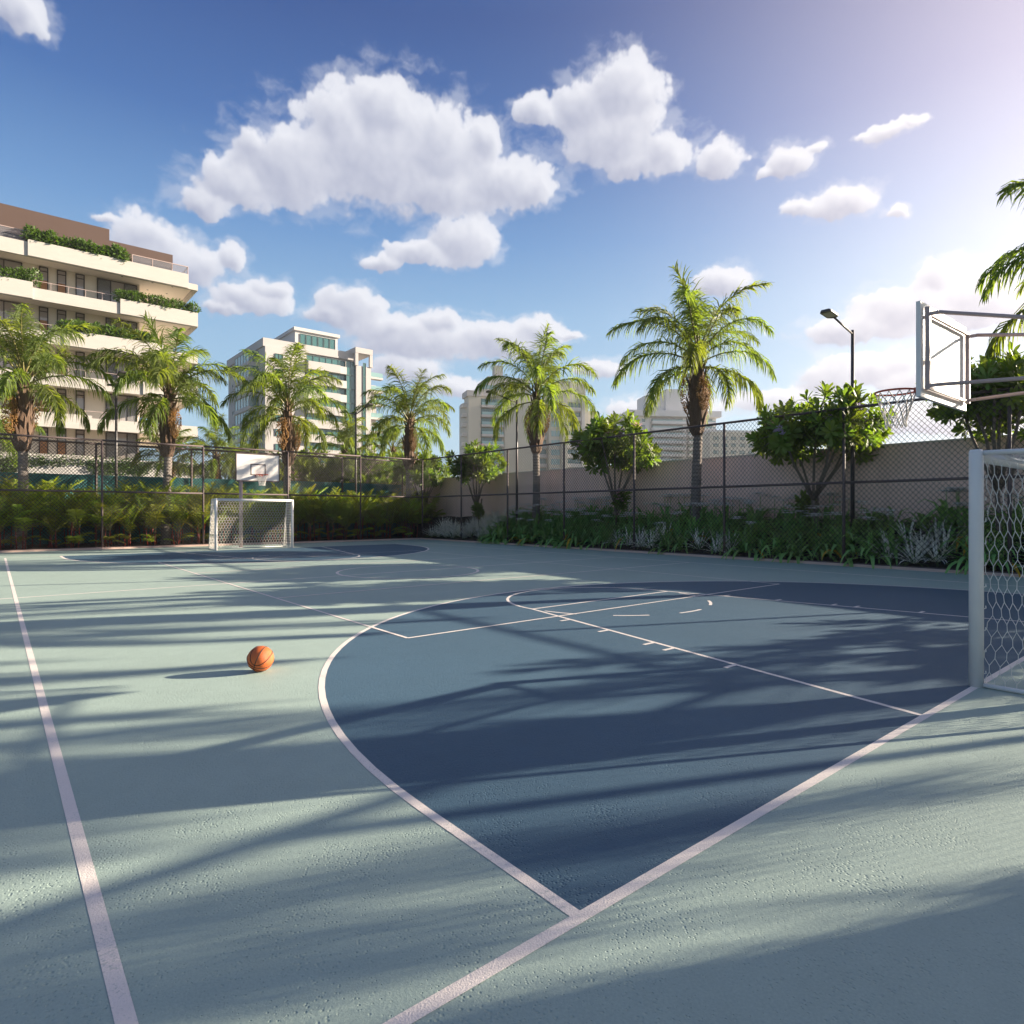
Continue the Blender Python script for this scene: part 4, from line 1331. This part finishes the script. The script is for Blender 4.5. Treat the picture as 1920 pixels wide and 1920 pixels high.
for k, z in enumerate(LV):
    zc = z + .30                   # ceiling / slab underside of the storey below
    # slab, lip and parapet (parapet lengths differ floor by floor)
    bp('slab', M_trav, XL, XE, BY + .26, 76, zc, zc + .30)
    bp('slab_lip', M_trav, XL, XE, BY, BY + .25, z, zc + .20)
    bp('slab_lip', M_trav, XE - .25, XE - .004, BY + .26, 76, z, zc)
    bp('ceiling', M_ceil, XL, XE - .3, BY + .3, BW - .01, zc - .02, zc - .004)
    bp('ceiling', M_ceil, 9.66, XE - .3, BW - .01, 75, zc - .02, zc - .004)
    xr = XE - .75 if k == 0 else XE - .02
    def low(x0, x1, top): bp('parapet', M_trav, x0, x1, BY + .004, BY + .20, zc + .202, top)
    def tall(x0, x1, top): bp('planter', M_trav, x0, x1, BY - .10, BY - .003, z + .03, top); bp('planter_back', M_trav, x0, x1, BY + .55, BY + .62, zc + .31, top - .1)
    if k == 0:
        low(-1.0, 2.0, zc + .75); tall(2.0, xr, z + 1.22)
    elif k == 1:
        tall(XL, 2.3, z + 1.25); low(2.3, 7.9, z + .88); tall(7.9, xr, z + 1.22)
    elif k == 2:
        low(XL, 4.2, z + .88); tall(4.2, 11.0, z + 1.22); low(11.0, xr, z + .8)
    elif k == 3:
        low(XL, 9.5, z + .9); tall(9.5, xr, z + 1.22)
    else:
        low(XL, 6.0, z + 1.1); low(6.003, xr, z + .9)
    # the storey under this slab
    zf = (LV[k + 1] + .60) if k + 1 < len(LV) else 2.0
    bp('wall', M_plaster, XL, 9.66, BW, 75, zf, zc)
    zt = zc - .10
    hh = zt - zf
    window(-1.6, 1.75, zf, zt, 'pane'); window(2.77, 3.37, zf, zt, 'panel'); window(3.92, 4.54, zf, zt, 'panel'); window(5.15, 5.76, zf, zt, 'narrow')
    window(6.6 if k == 0 else 7.2, 9.5, zf, zt, 'curtain')
    if k < 5 and k > 0:
        for (a, b) in ((2.3, 7.8),):
            rl = MB().box(a, b, .16, .19, z + 1.45, z + 1.48)
            for q in np.arange(a, b + .1, 1.1): rl.box(q - .015, q + .015, .16, .19, z + .85, z + 1.45)
            rl.build('railing', M_steel, blk)
# downlights in the deep terrace ceilings
for k, z in enumerate(LV[:5]):
    for x in (8.2, 10.4, 11.9):
        for y in (60.4, 62.6):
            if y > 61 and x < 10: continue
            MB().tube([(x, y - BY, z + .268), (x, y - BY, z + .278)], .08, 8).build('downlight', M_frame, blk)
# roof terrace: glass balustrade and penthouse
zr = LV[0] + 1.22
for (a, b) in ((8.75, 10.2), (10.2, 11.65), (11.65, XE - .78)):
    MB().box(a + .03, b - .03, .0, .012, zr, zr + .62).build('balustrade_pane', M_rglass, blk)
    MB().bar((a, .006, zr - .05), (a, .006, zr + .66), .04, .04).build('balustrade_post', M_steel, blk)
MB().bar((8.75, .006, zr + .64), (XE - .78, .006, zr + .64), .05, .05).build('balustrade_rail', M_steel, blk)
MB().bar((XE - .78, .006, zr - .05), (XE - .78, .006, zr + .64), .05, .05).build('balustrade_post', M_steel, blk)
MB().bar((XE - .78, .006, zr + .64), (XE - .78, 6.0, zr + .64), .05, .05).build('balustrade_rail', M_steel, blk)
MB().box(-6, 2.0, .30, .312, zr - .1, zr + .7).build('balustrade_pane', M_rglass, blk)
MB().bar((-6, .3, zr + .72), (2.0, .3, zr + .72), .05, .05).build('balustrade_rail', M_steel, blk)
bp('penthouse_wall', M_brown, XL, 12.1, 64.5, 74, LV[0] + .6, 23.4)
bp('penthouse_parapet', M_brown, XL, 7.62, 63.0, 75, 23.4, 25.55)
bp('penthouse_parapet', M_brown, 7.62, 12.45, 63.0, 75, 23.4, 24.62)
# planting on the balconies
def balcony_bush(label, x0, x1, y, z, seed, h=.75, n=2600, size=.22):
    r = random.Random(seed)
    t = thing('balcony_planting', label, 'bushes', ((x0 + x1) / 2, y, z), 0, 'planting along the balcony edges')
    cs = []
    x = x0
    while x < x1:
        cs.append(((x - (x0 + x1) / 2, r.uniform(-.1, .25), h * r.uniform(.25, .55)), (.5, .40, h * r.uniform(.5, .72))))
        x += .42
    st = MB()
    for c, a in cs:
        st.tube([(c[0], c[1], -.2), (c[0] + .05, c[1], c[2] + .2)], .02, 4)
    st.build('stems', M_branch, t)
    leaf_cloud(MB(), cs, n, size, seed).build('foliage', M_bush, t)['kind'] = 'stuff'
    return t
balcony_bush('bushy green planting along the roof parapet below the brown penthouse', 2.2, 8.5, BY + .25, LV[0] + 1.2, 1, .95, 3800, .30)
balcony_bush('clipped green bushes on the upper balcony at the left edge of the photo', -3.5, 2.5, BY + .25, LV[1] + 1.2, 2, .95, 3600)
balcony_bush('clipped green bushes along the top balcony at the right corner of the white block', 7.9, XE + .1, BY + .2, LV[1] + 1.2, 3, .8, 3600)
balcony_bush('leafy planting on the third balcony, seen between the two leftmost palms', 4.3, 10.6, BY + .2, LV[2] + 1.2, 4, .85, 3600, .28)
balcony_bush('leafy planting at the right corner of the fourth balcony behind a palm', 9.7, XE, BY + .2, LV[3] + 1.2, 5, .85, 2600)

# terrace wall with hanging ivy at the foot of the block
pw = thing('terrace_wall', 'low white terrace wall under the white block, ivy hanging over it', 'wall', (0, 56, 0))
MB().box(-30, 14.5, 0, 1.2, 0, 5.45).build('wall', M_pwhite, pw)
iv = thing('ivy', 'green ivy hanging in swags over the white terrace wall', 'ivy', (0, 55.9, 5.4))
cs = []
for x in np.arange(-12, 14.4, .3):
    cs.append(((x, .1, -.05), (.35, .35, .38)))
    dpt = .55 + .5 * math.sin(x * .95 + 1) + .25 * math.sin(x * 2.3)
    for q in np.arange(0, max(.1, dpt), .22):
        cs.append(((x, -.02, -.2 - q), (.28, .10, .2)))
leaf_cloud(MB(), cs, 9000, .17, 12).build('foliage', M_ivy, iv)['kind'] = 'stuff'
ht = thing('garden_hedge', 'low hedge along the foot of the white terrace wall', 'hedge', (0, 54.6, 0))
cs = [((x, 0, 2.6 + .9 * max(0, math.sin(x * .8))), (.7, .6, .9)) for x in np.arange(-12, 16, .5)]
leaf_cloud(MB(), cs, 6000, .2, 13).build('foliage', M_ivy, ht)['kind'] = 'stuff'

# ------------------------------------------------------------------ towers
def tower(name, label, loc, rz):
    return thing(name, label, 'building', loc, rz, None)
def tb(t, name, m, x0, x1, y0, y1, z0, z1):
    return MB().box(x0, x1, y0, y1, z0, z1).build(name, m, t)
TWM = {}
def twin(t, x, y, z, w, h, m=None, face='y', mull=3, deep=.12):
    """tower window: dark frame with mullions and a pane set in it; face 'y' looks to -y, 'x' to -x"""
    m = m or M_gglass
    key = (round(w, 2), round(h, 2), m.name, mull, face)
    if key not in TWM:
        f = MB(); e = .09
        f.box(0, w, -deep, .02, 0, e); f.box(0, w, -deep, .02, h - e, h)
        for k in range(mull + 1):
            q = (w - e) * k / mull
            f.box(q, q + e, -deep, .02, e, h - e)
        TWM[key] = (f.mesh('window', M_gframe if m is M_gglass else M_stone), MB().box(e * .5, w - e * .5, -.03, .0, e * .5, h - e * .5).mesh('pane', m))
    a, b = TWM[key]
    o = place('window', a, t, (x, y, z), (0, 0, 0 if face == 'y' else -math.pi / 2))
    place('pane', b, o)
FH = 3.1
# grey tower: near corner at the origin of its frame, right face to -y, left face to -x
t1 = tower('residential_tower', 'grey stone residential tower with green glazing behind the far backboard palm', (42.8, 131.0, 0), 0)
tb(t1, 'wall', M_stone, 0, 20.2, .9, 26, 0, 35.5)
tb(t1, 'roof_parapet', M_stone, -.3, 20.4, .4, 26.3, 35.5, 37.2)
tb(t1, 'wall', M_stone, 0, 8.2, 0, .9, 0, 35.5)
tb(t1, 'stair_tower', M_stone, 19.6, 23.2, -.8, 8, 0, 34.2)
tb(t1, 'stair_tower_cap', M_stone, 19.3, 23.5, -1.1, 8.2, 37.0, 38.2)
tb(t1, 'stair_tower_pier', M_stone, 19.3, 20.0, -1.05, -.4, 34.2, 37.0); tb(t1, 'stair_tower_pier', M_stone, 22.8, 23.5, -1.05, -.4, 34.2, 37.0)
tb(t1, 'side_wing', M_stone, 23.2, 26.2, 2.5, 12, 0, 31.0)
tb(t1, 'penthouse', M_pwhite, 8.2, 18.0, 5.5, 18, 37.2, 41.3)
tb(t1, 'penthouse_roof', M_pwhite, 7.8, 18.4, 5.0, 18.4, 41.3, 42.0)
for k in range(6):
    twin(t1, 9.3 + 1.36 * k, 5.44, 38.4, 1.3, 2.4, mull=1)
for k in range(11):
    z = 35.5 - FH * (k + 1)
    if z < 0: break
    tb(t1, 'balcony_band', M_stone, 8.6, 15.8, -1.1, .9, z - .55, z + 1.15)
    tb(t1, 'balcony_band', M_pwhite, 15.8, 17.4, -.7, .9, z - .5, z + 1.1)
    twin(t1, 8.6, .0, z + 1.15, 7.2, 1.40, mull=5); twin(t1, 15.8, .3, z + 1.12, 1.7, 1.42, mull=1)
    twin(t1, 17.45, -.2, z - .5, 2.1, FH - .02, mull=2)
    twin(t1, 21.2, -.84, z - .5, .7, FH - .02, mull=1)
    twin(t1, 2.0, -.04, z + .3, 1.6, 1.5, mull=2)
    tb(t1, 'balcony_slab', M_stone, 23.2, 27.2, 1.0, 2.5, z - .2, z + .25)
    tb(t1, 'balcony_pane', M_bglass, 23.4, 27.1, 1.02, 1.08, z + .26, z + 1.25)
    # left face: glazed corner balconies, then a white wall with small windows
    tb(t1, 'corner_band', M_stone, -2.2, 0, 4.0, 14, z - .45, z + .35)
    twin(t1, -1.9, 14 - .1, z + .35, 9.8, FH - .8, M_bglass, 'x', 5)
    tb(t1, 'corner_pane', M_gglass, -1.9, 0, 4.02, 4.08, z + .36, z + FH - .46)
    twin(t1, -.05, 22.2, z + .5, 1.3, 1.1, mull=1, face='x')
    tb(t1, 'balcony_slab', M_pwhite, -1.2, 0, 16, 18.2, z - .25, z + .3)
# beige tower, turned towards the court
t2 = tower('residential_tower', 'beige residential tower with green balconies behind the palm beside the lamp', (116.5, 163.0, 0), R(-22))
tb(t2, 'wall', M_stone2, 2.0, 31, 1.2, 22, 0, 38.8)
tb(t2, 'corner_pier', M_stone2, 0, 4.0, 0, 6, 0, 38.4)
tb(t2, 'corner_cap', M_stone, -.6, 4.2, -.4, 6.4, 38.4, 40.2)
tb(t2, 'roof_parapet', M_stone, 4.2, 20, .6, 22, 38.8, 41.0)
tb(t2, 'penthouse', M_stone2, 7.5, 22, 4, 18, 41.0, 46.0); tb(t2, 'water_tank', M_stone, 10.4, 13.2, 6, 9, 46.0, 50.2)
tb(t2, 'blank_wall', M_stone2, 12.0, 22.0, .2, 1.2, 0, 40)
tb(t2, 'right_wing', M_stone2, 27, 41, -1.0, 18, 0, 38); tb(t2, 'right_wing_top', M_stone2, 31, 40.5, 0, 16, 38, 45.2)
tb(t2, 'wing_ledge', M_pwhite, 26.5, 41.5, -1.4, 18.2, 38.0, 39.2); tb(t2, 'wing_pier', M_stone2, 31.2, 33.0, -2.4, -1.0, 0, 40.5); tb(t2, 'wing_pier', M_pwhite, 38.2, 39.4, -2.0, -1.0, 0, 39.5)
tb(t2, 'end_block', M_stone2, 41, 45, 1.0, 14, 0, 35.8)
for k in range(12):
    z = 38.4 - FH * (k + 1)
    tb(t2, 'balcony_band', M_stone, 4.2, 11.6, -.7, 1.2, z - .3, z + .45); tb(t2, 'balcony_pane', M_bglass, 4.3, 11.5, -.66, -.6, z + .46, z + 1.35)
    twin(t2, 4.4, 1.16, z + .5, 7.0, 2.2, mull=5)
    twin(t2, 22.3, 1.16, z + .4, 4.4, 2.1, mull=3); tb(t2, 'balcony_band', M_stone, 22.2, 26.8, .1, 1.2, z - .3, z + .8)
    tb(t2, 'balcony_band', M_pwhite, 33.2, 38.0, -1.9, -1.0, z - .3, z + .9); twin(t2, 33.3, -1.04, z + .95, 4.7, 1.6, mull=3)
    twin(t2, 27.6, -1.04, z + .4, 3.2, 2.0, M_bglass, mull=3)
    tb(t2, 'side_balcony', M_pwhite, -1.6, 0, 2.0, 5.0, z - .2, z + 1.0)
tb(t2, 'roof_railing', M_bglass, 4.4, 11.6, .2, .3, 41.0, 42.3)
# pale tower far off
t3 = tower('residential_tower', 'pale far tower with white balconies behind the large palm fruit clusters', (234.0, 196.0, 0), R(-33))
tb(t3, 'wall', M_stone3, 0, 44, 1.5, 20, 0, 47); tb(t3, 'left_pier', M_stone3, 0, 10, 0, 1.5, 0, 47.5)
tb(t3, 'roof_slab', M_stone3, -.8, 45, -2.4, 20.5, 47.2, 50.0)
tb(t3, 'penthouse', M_stone3, 9, 20, 4, 16, 50, 58); tb(t3, 'penthouse', M_stone3, 19, 27, 2, 16, 50, 61); tb(t3, 'roof_pergola', M_pwhite, 27, 33, 3, 12, 50, 55)
for k in range(14):
    z = 47.2 - FH * (k + 1)
    for (a, b) in ((11, 27.5), (29, 42.5)):
        tb(t3, 'balcony_band', M_stone3, a, b, -1.8, 1.5, z - .45, z + .75); tb(t3, 'balcony_pane', M_bglass, a + .2, b - .2, -1.7, -1.6, z + .76, z + 1.4)
        twin(t3, a + .4, 1.46, z + .76, b - a - .8, 1.85, mull=6)
    twin(t3, 3.0, -.04, z + .5, 1.6, 1.6, mull=1); twin(t3, 6.2, -.04, z + .5, 1.6, 1.6, mull=1)
t4 = tower('residential_tower', 'low beige far block right of the pale tower, seen through the chain link', (246.0, 160.0, 0), R(-33))
tb(t4, 'wall', M_stone2, 0, 26, 0, 16, 0, 37); tb(t4, 'roof_parapet', M_stone3, -.4, 26.4, -.4, 16.4, 37, 38)
for k in range(11):
    z = 36 - FH * (k + 1)
    for j in range(6):
        twin(t4, 1.6 + 4.1 * j, -.04, z + .7, 2.4, 1.6, mull=2)

# ------------------------------------------------------------------ the air between here and the far towers
hz_ = MB().box(-120, 420, -60, 420, -1.2, 66).build('haze', M_rglass)
hz_['kind'] = 'stuff'
hm = bpy.data.materials.new('haze'); hm.use_nodes = True
ht_ = hm.node_tree; ht_.nodes.remove(ht_.nodes['Principled BSDF'])
pv = N(ht_, 'ShaderNodeVolumePrincipled'); pv.inputs['Color'].default_value = (.92, .95, 1, 1); pv.inputs['Density'].default_value = 0.00032
try: pv.inputs['Anisotropy'].default_value = 0.35
except Exception: pass
ht_.links.new(pv.outputs[0], ht_.nodes['Material Output'].inputs['Volume'])
hz_.data.materials.clear(); hz_.data.materials.append(hm)
